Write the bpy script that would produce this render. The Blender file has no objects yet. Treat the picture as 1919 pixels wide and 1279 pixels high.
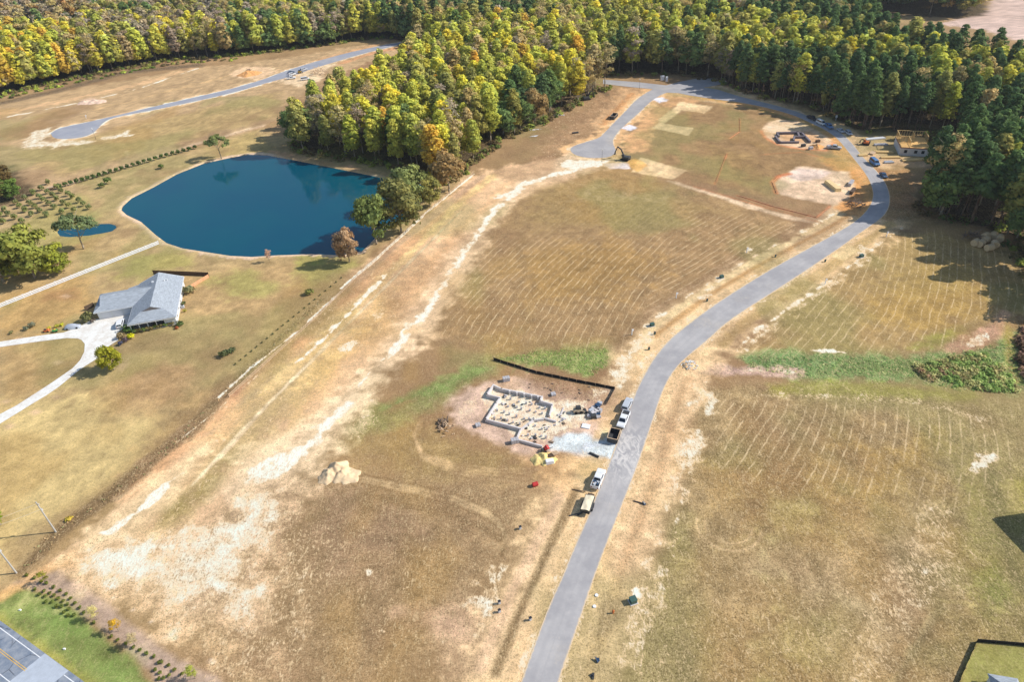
import bpy, bmesh, math, random
import numpy as np
from mathutils import Vector, Matrix
rad = math.radians
random.seed(7)
RNG = np.random.RandomState(11)
sc = bpy.context.scene
COL = sc.collection

# ---------------------------------------------------------------- camera
PW, PH = 1919.0, 1279.0            # size of the photograph, whose survey points are listed below
FOC, PITCH, ROLL, CAMZ = 1280.0, 36.0, -2.9, 115.0
RM = Matrix.Rotation(rad(90 - PITCH), 3, 'X') @ Matrix.Rotation(rad(ROLL), 3, 'Z')
cam = bpy.data.cameras.new('camera')
cam_o = bpy.data.objects.new('camera', cam)
COL.objects.link(cam_o)
cam_o.location = (0, 0, CAMZ)
cam_o.rotation_euler = RM.to_euler()
cam.sensor_width = 36.0
cam.lens = 36.0 * FOC / PW
cam.clip_start = 1.0
cam.clip_end = 12000.0
sc.camera = cam_o


def G(px, py, z=0.0):
    """world point at height z seen at survey point (px, py)"""
    d = RM @ Vector(((px - 959.5) / FOC, -(py - 639.5) / FOC, -1.0))
    t = (z - CAMZ) / d.z
    return Vector((d.x * t, d.y * t, z))


RMT = RM.transposed()


def proj(x, y, z):
    c = RMT @ Vector((x, y, z - CAMZ))
    return 959.5 + FOC * c.x / -c.z, 639.5 - FOC * c.y / -c.z


def G2(pts, z=0.0):
    return [tuple(G(p[0], p[1], z)[:2]) for p in pts]


# ---------------------------------------------------------------- world, sun
SUN_EL, SUN_AZ = 38.0, 4.5         # azimuth counter-clockwise from +X
w = bpy.data.worlds.new("World")
sc.world = w
w.use_nodes = True
nt = w.node_tree
nt.nodes.clear()
sky = nt.nodes.new('ShaderNodeTexSky')
sky.sky_type = 'NISHITA'
sky.sun_disc = False
sky.sun_elevation = rad(SUN_EL)
sky.sun_rotation = rad(90 - SUN_AZ)
sky.air_density = 1.0
sky.dust_density = 0.6
bg = nt.nodes.new('ShaderNodeBackground')
bg.inputs['Strength'].default_value = 0.14
wo = nt.nodes.new('ShaderNodeOutputWorld')
nt.links.new(sky.outputs[0], bg.inputs[0])
nt.links.new(bg.outputs[0], wo.inputs[0])
sl = bpy.data.lights.new('sun', 'SUN')
sl.energy = 5.0
sl.angle = rad(0.5)
sl.color = (1.0, 0.97, 0.925)
so = bpy.data.objects.new('sun', sl)
COL.objects.link(so)
sdir = Vector((math.cos(rad(SUN_AZ)) * math.cos(rad(SUN_EL)), math.sin(rad(SUN_AZ)) * math.cos(rad(SUN_EL)), math.sin(rad(SUN_EL))))
so.rotation_euler = sdir.to_track_quat('Z', 'Y').to_euler()
so.location = (200, 100, 300)
sc.view_settings.view_transform = 'Standard'
sc.view_settings.look = 'None'
sc.view_settings.exposure = 0.0
sc.view_settings.gamma = 1.0
sc.cycles.max_bounces = 5
sc.cycles.diffuse_bounces = 2
sc.cycles.glossy_bounces = 2
sc.cycles.transmission_bounces = 3

# ---------------------------------------------------------------- colours, materials
KLUM = .95


def s2l(c):
    c = c / 255.0
    return c / 12.92 if c <= 0.04045 else ((c + 0.055) / 1.055) ** 2.4


def C(r, g, b, k=1.0):
    """albedo that reads as this sRGB colour on sunlit level ground"""
    return tuple(min(0.86, s2l(v) / KLUM * k) for v in (r, g, b))


MATS = {}


def mat(name, col, rough=0.8, var=0.25, scale=3.0, bump=0.0, metal=0.0, spec=0.3, streak=None):
    """procedural material: colour broken up by noise, optional bump"""
    if name in MATS:
        return MATS[name]
    m = bpy.data.materials.new(name)
    m.use_nodes = True
    n = m.node_tree
    b = n.nodes['Principled BSDF']
    b.inputs['Roughness'].default_value = rough
    b.inputs['Metallic'].default_value = metal
    b.inputs['Specular IOR Level'].default_value = spec
    tc = n.nodes.new('ShaderNodeTexCoord')
    mp = n.nodes.new('ShaderNodeMapping')
    if streak:
        mp.inputs['Scale'].default_value = streak
    nz = n.nodes.new('ShaderNodeTexNoise')
    nz.inputs['Scale'].default_value = scale
    nz.inputs['Detail'].default_value = 5
    nz.inputs['Roughness'].default_value = 0.65
    n.links.new(tc.outputs['Object'], mp.inputs[0])
    n.links.new(mp.outputs[0], nz.inputs['Vector'])
    r = n.nodes.new('ShaderNodeValToRGB')
    r.color_ramp.elements[0].position = 0.28
    r.color_ramp.elements[1].position = 0.72
    r.color_ramp.elements[0].color = tuple(max(0, c * (1 - var)) for c in col) + (1,)
    r.color_ramp.elements[1].color = tuple(min(0.9, c * (1 + var)) for c in col) + (1,)
    n.links.new(nz.outputs['Fac'], r.inputs[0])
    n.links.new(r.outputs[0], b.inputs['Base Color'])
    if bump:
        bp = n.nodes.new('ShaderNodeBump')
        bp.inputs['Strength'].default_value = bump
        bp.inputs['Distance'].default_value = 0.1
        n.links.new(nz.outputs['Fac'], bp.inputs['Height'])
        n.links.new(bp.outputs[0], b.inputs['Normal'])
    MATS[name] = m
    return m


# ---------------------------------------------------------------- mesh collector and object helpers
class MB:
    def __init__(s):
        s.v, s.f = [], []

    def add(s, vs, fs):
        o = len(s.v)
        s.v += [tuple(v) for v in vs]
        s.f += [tuple(i + o for i in f) for f in fs]
        return s

    def box(s, x0, y0, z0, x1, y1, z1, top=0.0):
        t = top
        s.add([(x0, y0, z0), (x1, y0, z0), (x1, y1, z0), (x0, y1, z0),
               (x0 + t, y0 + t, z1), (x1 - t, y0 + t, z1), (x1 - t, y1 - t, z1), (x0 + t, y1 - t, z1)],
              [(3, 2, 1, 0), (4, 5, 6, 7), (0, 1, 5, 4), (1, 2, 6, 5), (2, 3, 7, 6), (3, 0, 4, 7)])
        return s

    def prism(s, poly, z0, z1, grow=0.0):
        n = len(poly)
        cx = sum(p[0] for p in poly) / n
        cy = sum(p[1] for p in poly) / n
        k = 1 - grow
        s.add([(p[0], p[1], z0) for p in poly] + [(cx + (p[0] - cx) * k, cy + (p[1] - cy) * k, z1) for p in poly],
              [tuple(range(n, 2 * n))] + [(i, (i + 1) % n, n + (i + 1) % n, n + i) for i in range(n)])
        return s

    def side(s, prof, y0, y1, t=0.0):
        """profile of (x, z) points extruded from y0 to y1; upper points pulled in by t per metre"""
        n = len(prof)
        zb = min(p[1] for p in prof)
        s.add([(p[0], y0 + t * (p[1] - zb), p[1]) for p in prof] + [(p[0], y1 - t * (p[1] - zb), p[1]) for p in prof],
              [tuple(range(n)), tuple(range(2 * n - 1, n - 1, -1))] + [(i, n + i, n + (i + 1) % n, (i + 1) % n) for i in range(n)])
        return s

    def tube(s, p0, p1, r0, r1=None, n=8):
        p0, p1 = Vector(p0), Vector(p1)
        r1 = r0 if r1 is None else r1
        d = (p1 - p0).normalized()
        a = d.orthogonal().normalized()
        b = d.cross(a)
        vs = []
        for p, r in ((p0, r0), (p1, r1)):
            for i in range(n):
                t = 2 * math.pi * i / n
                vs.append(p + a * (r * math.cos(t)) + b * (r * math.sin(t)))
        s.add(vs, [(i, (i + 1) % n, n + (i + 1) % n, n + i) for i in range(n)] + [tuple(range(n - 1, -1, -1)), tuple(range(n, 2 * n))])
        return s

    def beam(s, p0, p1, wd, ht):
        """rectangular bar between two points"""
        p0, p1 = Vector(p0), Vector(p1)
        d = (p1 - p0).normalized()
        side = d.cross(Vector((0, 0, 1)))
        if side.length < 1e-4:
            side = Vector((1, 0, 0))
        side.normalize()
        up = side.cross(d)
        vs = [p + side * (sx * wd / 2) + up * (sz * ht / 2) for p in (p0, p1) for sx, sz in ((-1, -1), (1, -1), (1, 1), (-1, 1))]
        s.add(vs, [(3, 2, 1, 0), (4, 5, 6, 7), (0, 1, 5, 4), (1, 2, 6, 5), (2, 3, 7, 6), (3, 0, 4, 7)])
        return s

    def wall(s, pts, th, z0, z1):
        """upright wall following a polyline"""
        for a, b in zip(pts[:-1], pts[1:]):
            s.beam((a[0], a[1], (z0 + z1) / 2), (b[0], b[1], (z0 + z1) / 2), th, z1 - z0)
        return s

    def quad(s, *p):
        s.add(p, [tuple(range(len(p)))])
        return s

    def build(s, name, m, parent=None, bevel=0.0, smooth=False):
        me = bpy.data.meshes.new(name)
        me.from_pydata(s.v, [], s.f)
        me.validate()
        bm = bmesh.new()
        bm.from_mesh(me)
        bmesh.ops.recalc_face_normals(bm, faces=bm.faces)
        bm.to_mesh(me)
        bm.free()
        me.materials.append(m)
        if smooth:
            me.polygons.foreach_set('use_smooth', [True] * len(me.polygons))
        o = bpy.data.objects.new(name, me)
        COL.objects.link(o)
        if parent is not None:
            o.parent = parent
        if bevel:
            md = o.modifiers.new('bevel', 'BEVEL')
            md.width = bevel
            md.segments = 2
            md.limit_method = 'ANGLE'
        return o


def tag(o, label, cat, group=None):
    o['label'] = label
    o['category'] = cat
    if group:
        o['group'] = group
    return o


def thing(name, label, cat, loc=(0, 0, 0), rz=0.0, group=None):
    o = bpy.data.objects.new(name, None)
    COL.objects.link(o)
    o.empty_display_size = 0.5
    o.location = (loc[0], loc[1], loc[2] if len(loc) > 2 else 0.0)
    o.rotation_euler = (0, 0, rz)
    return tag(o, label, cat, group)


def struct(o, kind='structure'):
    o['kind'] = kind
    return o


def dup(src, loc, rz, scale=1.0, label=None, group=None, color=None):
    """a copy of a thing with copies of its parts and sub-parts"""
    r = src.copy()
    COL.objects.link(r)
    r.location = (loc[0], loc[1], loc[2] if len(loc) > 2 else 0.0)
    r.rotation_euler = (0, 0, rz)
    r.scale = (scale, scale, scale) if not isinstance(scale, tuple) else scale
    if label:
        r['label'] = label
    if group:
        r['group'] = group
    if color:
        r.color = color
    for ch in list(src.children):
        c = ch.copy()
        COL.objects.link(c)
        c.parent = r
        if color:
            c.color = color
        for g in list(ch.children):
            d = g.copy()
            COL.objects.link(d)
            d.parent = c
    return r


def heading(a, b):
    return math.atan2(b[1] - a[1], b[0] - a[0])
# ---------------------------------------------------------------- numpy noise
_TAB = RNG.rand(256, 256)


def vnoise(x, y, scale, seed=0):
    x = x / scale + seed * 17.31
    y = y / scale + seed * 9.77
    xi = np.floor(x).astype(int)
    yi = np.floor(y).astype(int)
    fx, fy = x - xi, y - yi
    fx = fx * fx * (3 - 2 * fx)
    fy = fy * fy * (3 - 2 * fy)
    a = _TAB[xi % 256, yi % 256]
    b = _TAB[(xi + 1) % 256, yi % 256]
    c = _TAB[xi % 256, (yi + 1) % 256]
    d = _TAB[(xi + 1) % 256, (yi + 1) % 256]
    return (a * (1 - fx) + b * fx) * (1 - fy) + (c * (1 - fx) + d * fx) * fy - 0.5


def fbm(x, y, scale, seed=0, o=3):
    r = 0
    for i in range(o):
        r = r + vnoise(x, y, scale / 2 ** i, seed + i) * 0.6 ** i
    return r


def sstep(a, b, x):
    t = np.clip((x - a) / (b - a), 0, 1)
    return t * t * (3 - 2 * t)


# ---------------------------------------------------------------- one ground sheet, denser where features are fine
def axis(segs, start):
    r = [start]
    for end, st in segs:
        n = max(1, int(round((end - r[-1]) / st)))
        r += list(np.linspace(r[-1], end, n + 1)[1:])
    return np.array(r)


ys = axis([(40, 60), (45, 2), (130, .38), (230, .6), (350, .95), (560, 1.9), (960, 5), (1500, 60), (7000, 500)], -800)
xs_p = axis([(100, .42), (205, .75), (330, 1.9), (620, 5), (1200, 60), (7000, 500)], 0)
xs = np.concatenate([-xs_p[:0:-1], xs_p])
XX, YY = np.meshgrid(xs, ys)
NX, NY = len(xs), len(ys)
X, Y = XX.ravel(), YY.ravel()
NV = len(X)
N2 = fbm(X, Y, 2.2, 1)
N6 = fbm(X, Y, 7, 5)
N25 = fbm(X, Y, 28, 9)
N90 = fbm(X, Y, 95, 13)
colr = np.zeros((NV, 3))
SND = np.zeros(NV)
ROW = np.zeros(NV)
SPK = np.full(NV, 0.35)
ROWU = np.zeros(NV)
ZZ = np.zeros(NV)


def bbox(pts, m):
    p = np.array(pts)
    x0, y0 = p.min(0) - m
    x1, y1 = p.max(0) + m
    j0, j1 = np.searchsorted(ys, [y0, y1])
    i0, i1 = np.searchsorted(xs, [x0, x1])
    return (np.arange(j0, j1)[:, None] * NX + np.arange(i0, i1)[None, :]).ravel()


def seg_dist(px, py, pts, closed, widths=None):
    d = np.full(px.shape, 1e9)
    n = len(pts)
    for i in range(n if closed else n - 1):
        ax, ay = pts[i]
        bx, by = pts[(i + 1) % n]
        ex, ey = bx - ax, by - ay
        t = np.clip(((px - ax) * ex + (py - ay) * ey) / (ex * ex + ey * ey + 1e-9), 0, 1)
        dd = np.hypot(px - ax - t * ex, py - ay - t * ey)
        if widths is not None:
            dd = dd - (widths[i] + (widths[(i + 1) % n] - widths[i]) * t) / 2
        d = np.minimum(d, dd)
    return d


def inside(px, py, pts):
    r = np.zeros(px.shape, bool)
    n = len(pts)
    for i in range(n):
        ax, ay = pts[i]
        bx, by = pts[(i + 1) % n]
        if ay == by:
            continue
        c = ((ay > py) != (by > py)) & (px < (bx - ax) * (py - ay) / (by - ay) + ax)
        r ^= c
    return r


def put(idx, m, col, op, ch, spk, jit=0.0):
    if ch is not None:
        arr = {'snd': SND, 'row': ROW}[ch]
        arr[idx] = np.maximum(arr[idx], m * op)
        return
    a = (m * op)[:, None]
    c = np.array(col)[None, :]
    if jit:
        c = c * (1 + jit * (.55 * N6[idx] + .7 * N2[idx]))[:, None]
    colr[idx] = colr[idx] * (1 - a) + c * a
    k = m * op
    SND[idx] *= (1 - k * 0.9)
    if spk is not None:
        SPK[idx] = SPK[idx] * (1 - k) + spk * k


def area(pts, col=None, op=1.0, soft=1.0, rag=1.5, ch=None, spk=None, jit=0.35, world=False):
    """paint a patch of ground whose outline is given in survey points"""
    p = pts if world else G2(pts)
    idx = bbox(p, soft + rag)
    px, py = X[idx], Y[idx]
    d = seg_dist(px, py, p, True)
    d = np.where(inside(px, py, p), d, -d) + rag * (N6[idx] * 1.2 + N2[idx] * 0.8)
    put(idx, sstep(-soft, soft, d), col, op, ch, spk, jit)


def path(pts, width, col=None, op=1.0, soft=0.8, rag=1.0, ch=None, spk=None, jit=0.3, world=False):
    p = pts if world else G2(pts)
    wd = list(width) if hasattr(width, '__len__') else [width] * len(p)
    idx = bbox(p, max(wd) + soft + rag)
    px, py = X[idx], Y[idx]
    d = -seg_dist(px, py, p, False, wd) + rag * (N6[idx] + N2[idx])
    put(idx, sstep(-soft, soft, d), col, op, ch, spk, jit)


# colours as they read in sunlight
GR_MID = C(172, 141, 98)
GR_OLIVE = C(158, 140, 84)
GR_TAN = C(188, 158, 106)
SAND = C(240, 216, 178)
ORANGE = C(228, 184, 122)
ORSOIL = C(212, 158, 104)
BROWN = C(150, 116, 82)
PINK = C(205, 176, 150)
WHITE = C(250, 238, 220)
GREEN = C(120, 146, 66)
DKWEED = C(132, 108, 76)
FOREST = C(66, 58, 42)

colr[:] = np.array(GR_MID) * (1 + 0.2 * N25 + 0.2 * N6 + 0.15 * N90)[:, None]
colr[:, 1] *= 1 + 0.10 * N90
ht = vnoise(X, Y, 40, 31)
colr[:, 0] *= 1 + 0.10 * ht

# road outlines (left edge then right edge, survey points)
MAIN_L = [(960, 1330), (976, 1279), (1007, 1193), (1033, 1126), (1052, 1086), (1070, 1040), (1097, 980), (1117, 930), (1137, 880), (1152, 840), (1167, 800), (1187, 744),
          (1203, 710), (1223, 674), (1250, 640), (1280, 615), (1330, 577), (1380, 544), (1440, 507), (1507, 470), (1560, 441), (1589, 424), (1612, 408),
          (1630, 388), (1637, 368), (1634, 350), (1624, 328), (1600, 298), (1572, 262), (1550, 245), (1520, 231), (1490, 217), (1450, 205), (1400, 194), (1340, 185), (1293, 178), (1272, 174)]
MAIN_R = [(1032, 1330), (1047, 1279), (1070, 1213), (1098, 1130), (1120, 1066), (1140, 1013), (1160, 963), (1180, 913), (1199, 863), (1214, 818), (1227, 780), (1240, 738),
          (1258, 702), (1282, 674), (1330, 636), (1357, 610), (1390, 586), (1447, 550), (1513, 507), (1580, 461), (1615, 435), (1648, 413), (1664, 396),
          (1669, 375), (1664, 350), (1648, 325), (1618, 296), (1592, 262), (1568, 243), (1530, 225), (1500, 211), (1460, 199), (1420, 189), (1375, 178), (1345, 168)]
main_mid = [((a[0] + b[0]) / 2, (a[1] + b[1]) / 2) for a, b in zip(MAIN_L[:35], MAIN_R)]
CUL_L = [(1225, 166), (1196, 183), (1173, 208), (1140, 241), (1124, 259), (1092, 268), (1074, 274), (1068, 280), (1072, 287), (1084, 293), (1110, 297), (1142, 295), (1152, 288), (1154, 280),
         (1149, 271), (1148, 262), (1159, 246), (1176, 230), (1196, 213), (1218, 191), (1236, 179), (1252, 172), (1272, 174)]
UP_T = [(95, 250), (110, 240), (160, 230), (233, 213), (300, 197), (367, 182), (433, 167), (500, 147), (533, 133), (633, 103), (700, 88), (750, 79)]
UP_B = [(750, 84), (692, 97), (641, 112), (581, 130), (547, 143), (500, 155), (433, 175), (333, 197), (267, 210), (213, 220), (193, 229), (180, 246), (165, 254), (150, 258), (120, 261), (100, 259)]

# --- left: house yard and lawns
area([(-80, 420), (110, 345), (490, 240), (740, 330), (890, 322), (600, 560), (430, 700), (20, 1095), (-200, 1200), (-250, 500)], C(194, 166, 114), .95, 2, 2, spk=.3)
area([(-60, 740), (60, 740), (200, 740), (320, 790), (230, 900), (110, 980), (0, 1040), (-80, 1050)], C(208, 184, 122), .8, 5, 8, spk=.3)
area([(320, 740), (430, 690), (330, 830), (150, 1000), (40, 1070), (80, 980), (240, 880)], C(172, 142, 92), .6, 4, 5)
area([(220, 700), (400, 620), (460, 650), (330, 760), (200, 790)], C(172, 134, 94), .5, 5, 5)
area([(340, 520), (600, 480), (640, 520), (480, 640), (360, 600)], C(190, 155, 104), .5, 5, 4)
area([(250, 480), (330, 470), (380, 500), (300, 512), (200, 530)], C(160, 158, 78), .6, 4, 4)
area([(380, 530), (470, 505), (520, 545), (440, 560)], C(158, 160, 84), .6, 4, 4)
area([(560, 500), (660, 478), (680, 495), (600, 530), (560, 560)], C(156, 160, 78), .55, 3, 3)
area([(540, 475), (620, 462), (660, 480), (560, 500)], C(150, 160, 70), .5, 2, 2)
area([(0, 620), (140, 640), (155, 670), (110, 720), (0, 770)], C(184, 150, 96), .5, 3, 3)
area([(0, 560), (150, 510), (180, 560), (100, 620), (0, 630)], C(188, 150, 88), .6, 4, 4)
area([(75, 690), (125, 680), (130, 705), (70, 715)], C(160, 118, 82), .6, 2, 2)
area([(85, 552), (140, 540), (145, 560), (80, 565)], C(160, 116, 78), .5, 2, 2)
area([(-10, 405), (120, 348), (170, 380), (200, 440), (100, 470), (0, 480)], C(164, 158, 90), .6, 3, 3)
area([(370, 275), (480, 245), (530, 290), (440, 300)], C(186, 164, 100), .6, 3, 3)
area([(-60, 380), (90, 340), (160, 352), (30, 425), (-60, 440)], C(190, 160, 118), .6, 2, 2)
# --- upper-left cleared strip
area([(-60, 205), (170, 160), (350, 130), (560, 105), (760, 70), (740, 100), (600, 150), (550, 200), (490, 240), (110, 345), (-60, 380)], C(194, 163, 118), 1, 3, 4, spk=.3)
area([(20, 290), (250, 235), (520, 170), (530, 215), (330, 270), (120, 330)], C(180, 156, 98), .6, 4, 4)
path([(0, 213), (120, 190), (250, 160), (360, 128)], [6, 7, 7, 4], C(222, 182, 132), .8, 2, 3)
path([(0, 222), (160, 190), (260, 166), (370, 128)], 1.6, ch='snd', op=.75, rag=1.5)
path([(180, 205), (320, 170), (430, 142), (480, 128)], 3, C(214, 178, 124), .6, 1.5, 2)
path([(-30, 200), (100, 172), (240, 135), (370, 122)], 9, C(108, 92, 72), .85, 3, 4, spk=.8)
area([(430, 142), (450, 125), (500, 123), (520, 136), (480, 150)], C(232, 196, 150), .9, 2, 3)
area([(150, 187), (170, 182), (190, 190), (172, 197)], C(214, 182, 150), .7, 2, 2)
for e in (UP_T, UP_B):
    path(e, 5.5, C(226, 190, 142), .95, 2, 3)
    path(e, 2.6, ch='snd', op=.8, rag=1.5)
area([(30, 280), (60, 245), (110, 232), (100, 262), (180, 262), (260, 240), (240, 256), (130, 276)], ch='snd', op=.62, soft=4, rag=4)
area([(500, 150), (560, 128), (640, 110), (620, 125), (600, 150), (560, 162)], C(232, 204, 160), .85, 2, 3)
path([(640, 118), (700, 99), (750, 88)], 5, C(214, 158, 110), .9, 2, 2)
path([(600, 112), (690, 88), (750, 74)], 6, C(206, 160, 110), .8, 3, 3)
path([(130, 345), (250, 308), (360, 272), (490, 236)], 3.6, C(226, 198, 156), .85, .8, .8)
path([(235, 300), (240, 290), (235, 283)], .8, C(215, 190, 140), .6, .6, .4)

# --- graded strip between the yard and the field
area([(890, 322), (1060, 290), (1100, 320), (950, 385), (900, 430), (840, 530), (760, 640), (660, 740), (560, 840), (430, 980), (330, 1060), (130, 1090), (70, 1090), (300, 850), (600, 570)],
     C(238, 194, 146), .97, 3, 4, spk=.45, jit=.2)
area([(700, 530), (800, 480), (830, 520), (760, 620), (680, 690), (560, 800), (480, 800), (640, 640)], C(230, 186, 128), .5, 5, 5)
path([(900, 345), (800, 430), (700, 520), (600, 600), (480, 710), (380, 800), (250, 920)], 7, C(236, 180, 126), .75, 2, 2)
path([(960, 345), (860, 440), (770, 540), (660, 650), (560, 760)], 6, C(240, 186, 132), .65, 2.5, 3)
area([(520, 690), (640, 660), (560, 780), (430, 900), (340, 980), (250, 990), (330, 890)], C(182, 160, 104), .7, 5, 5)
area([(230, 1000), (330, 930), (430, 860), (420, 920), (330, 1000)], C(150, 134, 72), .65, 4, 4)
# two rail ruts and the dark weedy verge beside the yard
path([(605, 560), (520, 640), (440, 720), (360, 800), (220, 920), (120, 990), (40, 1070)], [1.5, 2.5, 4, 5, 5, 5, 3], DKWEED, .85, 1.2, 1.5, spk=1.0)
path([(905, 330), (830, 390), (740, 460), (640, 550), (560, 628)], [3.5, 4, 4, 4, 3.5], C(205, 170, 132), .9, 1, .8)
path([(890, 325), (800, 398), (700, 490), (640, 540)], 1.3, ch='snd', op=.9, rag=.5, soft=.6)
path([(640, 545), (560, 620), (470, 690), (410, 745)], 1.0, ch='snd', op=.78, rag=.5, soft=.6)
path([(655, 552), (570, 628), (480, 700), (440, 740)], 2.2, C(186, 138, 108), .7, .8, .6)
path([(480, 706), (400, 775), (330, 830)], .7, ch='snd', op=.6, rag=.4, soft=.5)
path([(925, 327), (850, 392), (775, 468), (700, 542), (625, 618), (560, 682), (490, 740)], [4, 4, 3.4, 4, 4.4, 4.4, 3], C(246, 200, 136), .9, 1.2, 1.4)
path([(740, 500), (690, 550), (610, 632), (550, 685)], [1, 2.4, 1.6, .8], ch='snd', op=.75, rag=1.2)
path([(470, 750), (380, 850), (330, 905), (260, 960), (195, 1012)], [2.5, 5, 8, 7, 7], C(226, 184, 128), .8, 1.8, 2)
path([(335, 890), (285, 935), (240, 975), (190, 1005)], [1.6, 3.6, 3.4, 3.8], ch='snd', op=.9, rag=1.6, soft=1.3)
area([(640, 640), (690, 560), (740, 540), (730, 590), (680, 650), (600, 720), (560, 720)], C(234, 196, 128), .55, 3, 4)
area([(680, 600), (720, 570), (735, 580), (700, 625)], ch='snd', op=.5, soft=2, rag=3)
path([(640, 620), (700, 560)], .8, C(170, 130, 80), .6, .5, .3)
area([(630, 650), (665, 632), (690, 640), (650, 662)], ch='snd', op=.62, soft=1.5, rag=2)
for k in range(15):   # wheel tracks running down the strip
    o = k * 5 - 8 + random.uniform(-2, 2)
    path([(860 - o, 400 + o), (760 - o, 500 + o), (640 - o, 620 + o), (520 - o, 740 + o), (420 - o, 850 + o)], .65, C(246, 212, 164) if k % 3 else C(176, 130, 90), .75, .4, .4)
# the long white sand wash
WASH = [(1130, 305), (1090, 312), (1030, 330), (985, 345), (950, 375), (915, 410), (898, 440), (872, 475), (850, 520), (818, 560), (785, 605), (752, 640), (720, 680)]
path(WASH, [12, 14, 9, 7, 5, 5, 6, 9, 7, 8, 11, 10, 6], C(224, 188, 146), .75, 3, 4)
path(WASH, [3, 4, 4.5, 4.4, 3.4, 3, 3.2, 4.2, 4, 3, 4.5, 5.2, 3], ch='snd', op=.86, rag=2.4, soft=2.2)
path([(985, 340), (960, 360), (930, 372)], 2, ch='snd', op=.8, rag=1.5)
area([(775, 615), (830, 620), (835, 632), (790, 640), (760, 655)], C(232, 196, 146), .8, 2, 3)
path([(720, 680), (690, 708), (655, 745), (620, 790), (590, 815), (550, 860), (500, 890), (450, 925)], [4, 3, 5, 7, 8, 11, 14, 10], C(222, 186, 146), .8, 2, 3)
path([(740, 655), (700, 690), (672, 725), (655, 745)], [1.8, 1.2, 1, 1], ch='snd', op=.85, rag=1)
for c_ in [(671, 700, 9), (660, 742, 8), (775, 648, 8), (648, 742, 6), (638, 728, 5)]:
    area([(c_[0] - c_[2], c_[1]), (c_[0], c_[1] - c_[2] * .6), (c_[0] + c_[2], c_[1] - 1), (c_[0], c_[1] + c_[2] * .7)], C(238, 206, 164), .95, .8, .8)
path([(650, 755), (610, 800), (570, 845), (545, 862), (500, 885), (470, 902)], [2, 3, 4.4, 8, 7.5, 5], ch='snd', op=.95, rag=2.6, soft=2.4)
path([(560, 858), (520, 882), (475, 905)], [2, 5, 2], ch='snd', op=.95, rag=1.8, soft=1.6)
area([(420, 930), (470, 905), (500, 920), (540, 930), (500, 1000), (440, 1060), (420, 1130), (340, 1160), (300, 1110), (330, 1060), (380, 1000)], C(222, 190, 150), .75, 4, 4, spk=1)
area([(440, 960), (500, 915), (520, 950), (470, 1010), (430, 1050), (455, 1080), (445, 1150), (400, 1160), (330, 1110), (360, 1070), (390, 1040)], ch='snd', op=.80, soft=5, rag=6)
area([(330, 1085), (370, 1070), (400, 1100), (455, 1120), (460, 1150), (430, 1160), (380, 1130)], ch='snd', op=.95, soft=4, rag=5)
area([(400, 1000), (470, 970), (500, 930), (540, 930), (520, 970), (440, 1050), (400, 1060)], ch='snd', op=.5, soft=3, rag=4)
area([(540, 900), (600, 960), (520, 1060), (450, 1200), (700, 1279), (560, 1330), (330, 1260), (430, 1150)], C(180, 146, 108), .7, 6, 6, spk=1)
area([(100, 1085), (200, 1008), (290, 1012), (300, 1050), (370, 1100), (330, 1150), (290, 1130), (200, 1100), (130, 1090)], C(236, 200, 144), .9, 3, 3, spk=.6)
area([(150, 1065), (200, 1020), (280, 1020), (290, 1060), (240, 1090), (180, 1075)], ch='snd', op=.76, soft=4, rag=4)
area([(20, 1105), (100, 1060), (180, 1000), (200, 1010), (140, 1070), (110, 1072), (40, 1100), (0, 1130), (-20, 1130)], C(234, 188, 124), .9, 1.5, 1.5)
area([(200, 1100), (300, 1130), (440, 1170), (460, 1260), (380, 1230), (250, 1140)], C(214, 180, 128), .7, 3, 3, spk=1)
area([(380, 1180), (500, 1220), (560, 1300), (430, 1300)], ch='snd', op=.42, soft=3, rag=4)
# --- lower middle field
area([(560, 870), (640, 900), (900, 880), (1000, 900), (1000, 1000), (930, 1080), (860, 1160), (800, 1250), (600, 1300), (470, 1200), (520, 1020)], C(168, 140, 100), .75, 6, 6, spk=.8)
area([(620, 930), (720, 920), (820, 1000), (760, 1080), (640, 1080), (560, 1000)], C(152, 123, 94), .55, 6, 6)
area([(740, 760), (830, 820), (960, 840), (1000, 890), (850, 890), (700, 870), (640, 830)], C(162, 138, 84), .6, 5, 5, spk=.6)
area([(820, 1150), (930, 1130), (1000, 1140), (970, 1230), (900, 1330), (860, 1330)], C(206, 172, 132), .6, 4, 4, spk=1)
area([(880, 1140), (930, 1060), (960, 1055), (950, 1100), (985, 1140), (940, 1190), (890, 1200)], ch='snd', op=.66, soft=2.5, rag=3.5)
area([(750, 1150), (790, 1130), (900, 1180), (960, 1150), (990, 1170), (930, 1220), (880, 1300), (890, 1210), (800, 1175)], ch='snd', op=.62, soft=2, rag=3)
area([(745, 1150), (790, 1130), (880, 1170), (880, 1200), (800, 1175)], C(206, 170, 134), .8, 2, 2)
path([(940, 1300), (905, 1330)], 4, ch='snd', op=.8, rag=2)
for c_ in [(715, 1185, 9), (690, 1073, 7), (830, 1205, 5), (990, 1033, 5)]:
    area([(c_[0] - c_[2], c_[1]), (c_[0], c_[1] - c_[2] * .6), (c_[0] + c_[2], c_[1] - 1), (c_[0], c_[1] + c_[2] * .7)], ch='snd', op=.7, soft=.8, rag=1)
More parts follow.
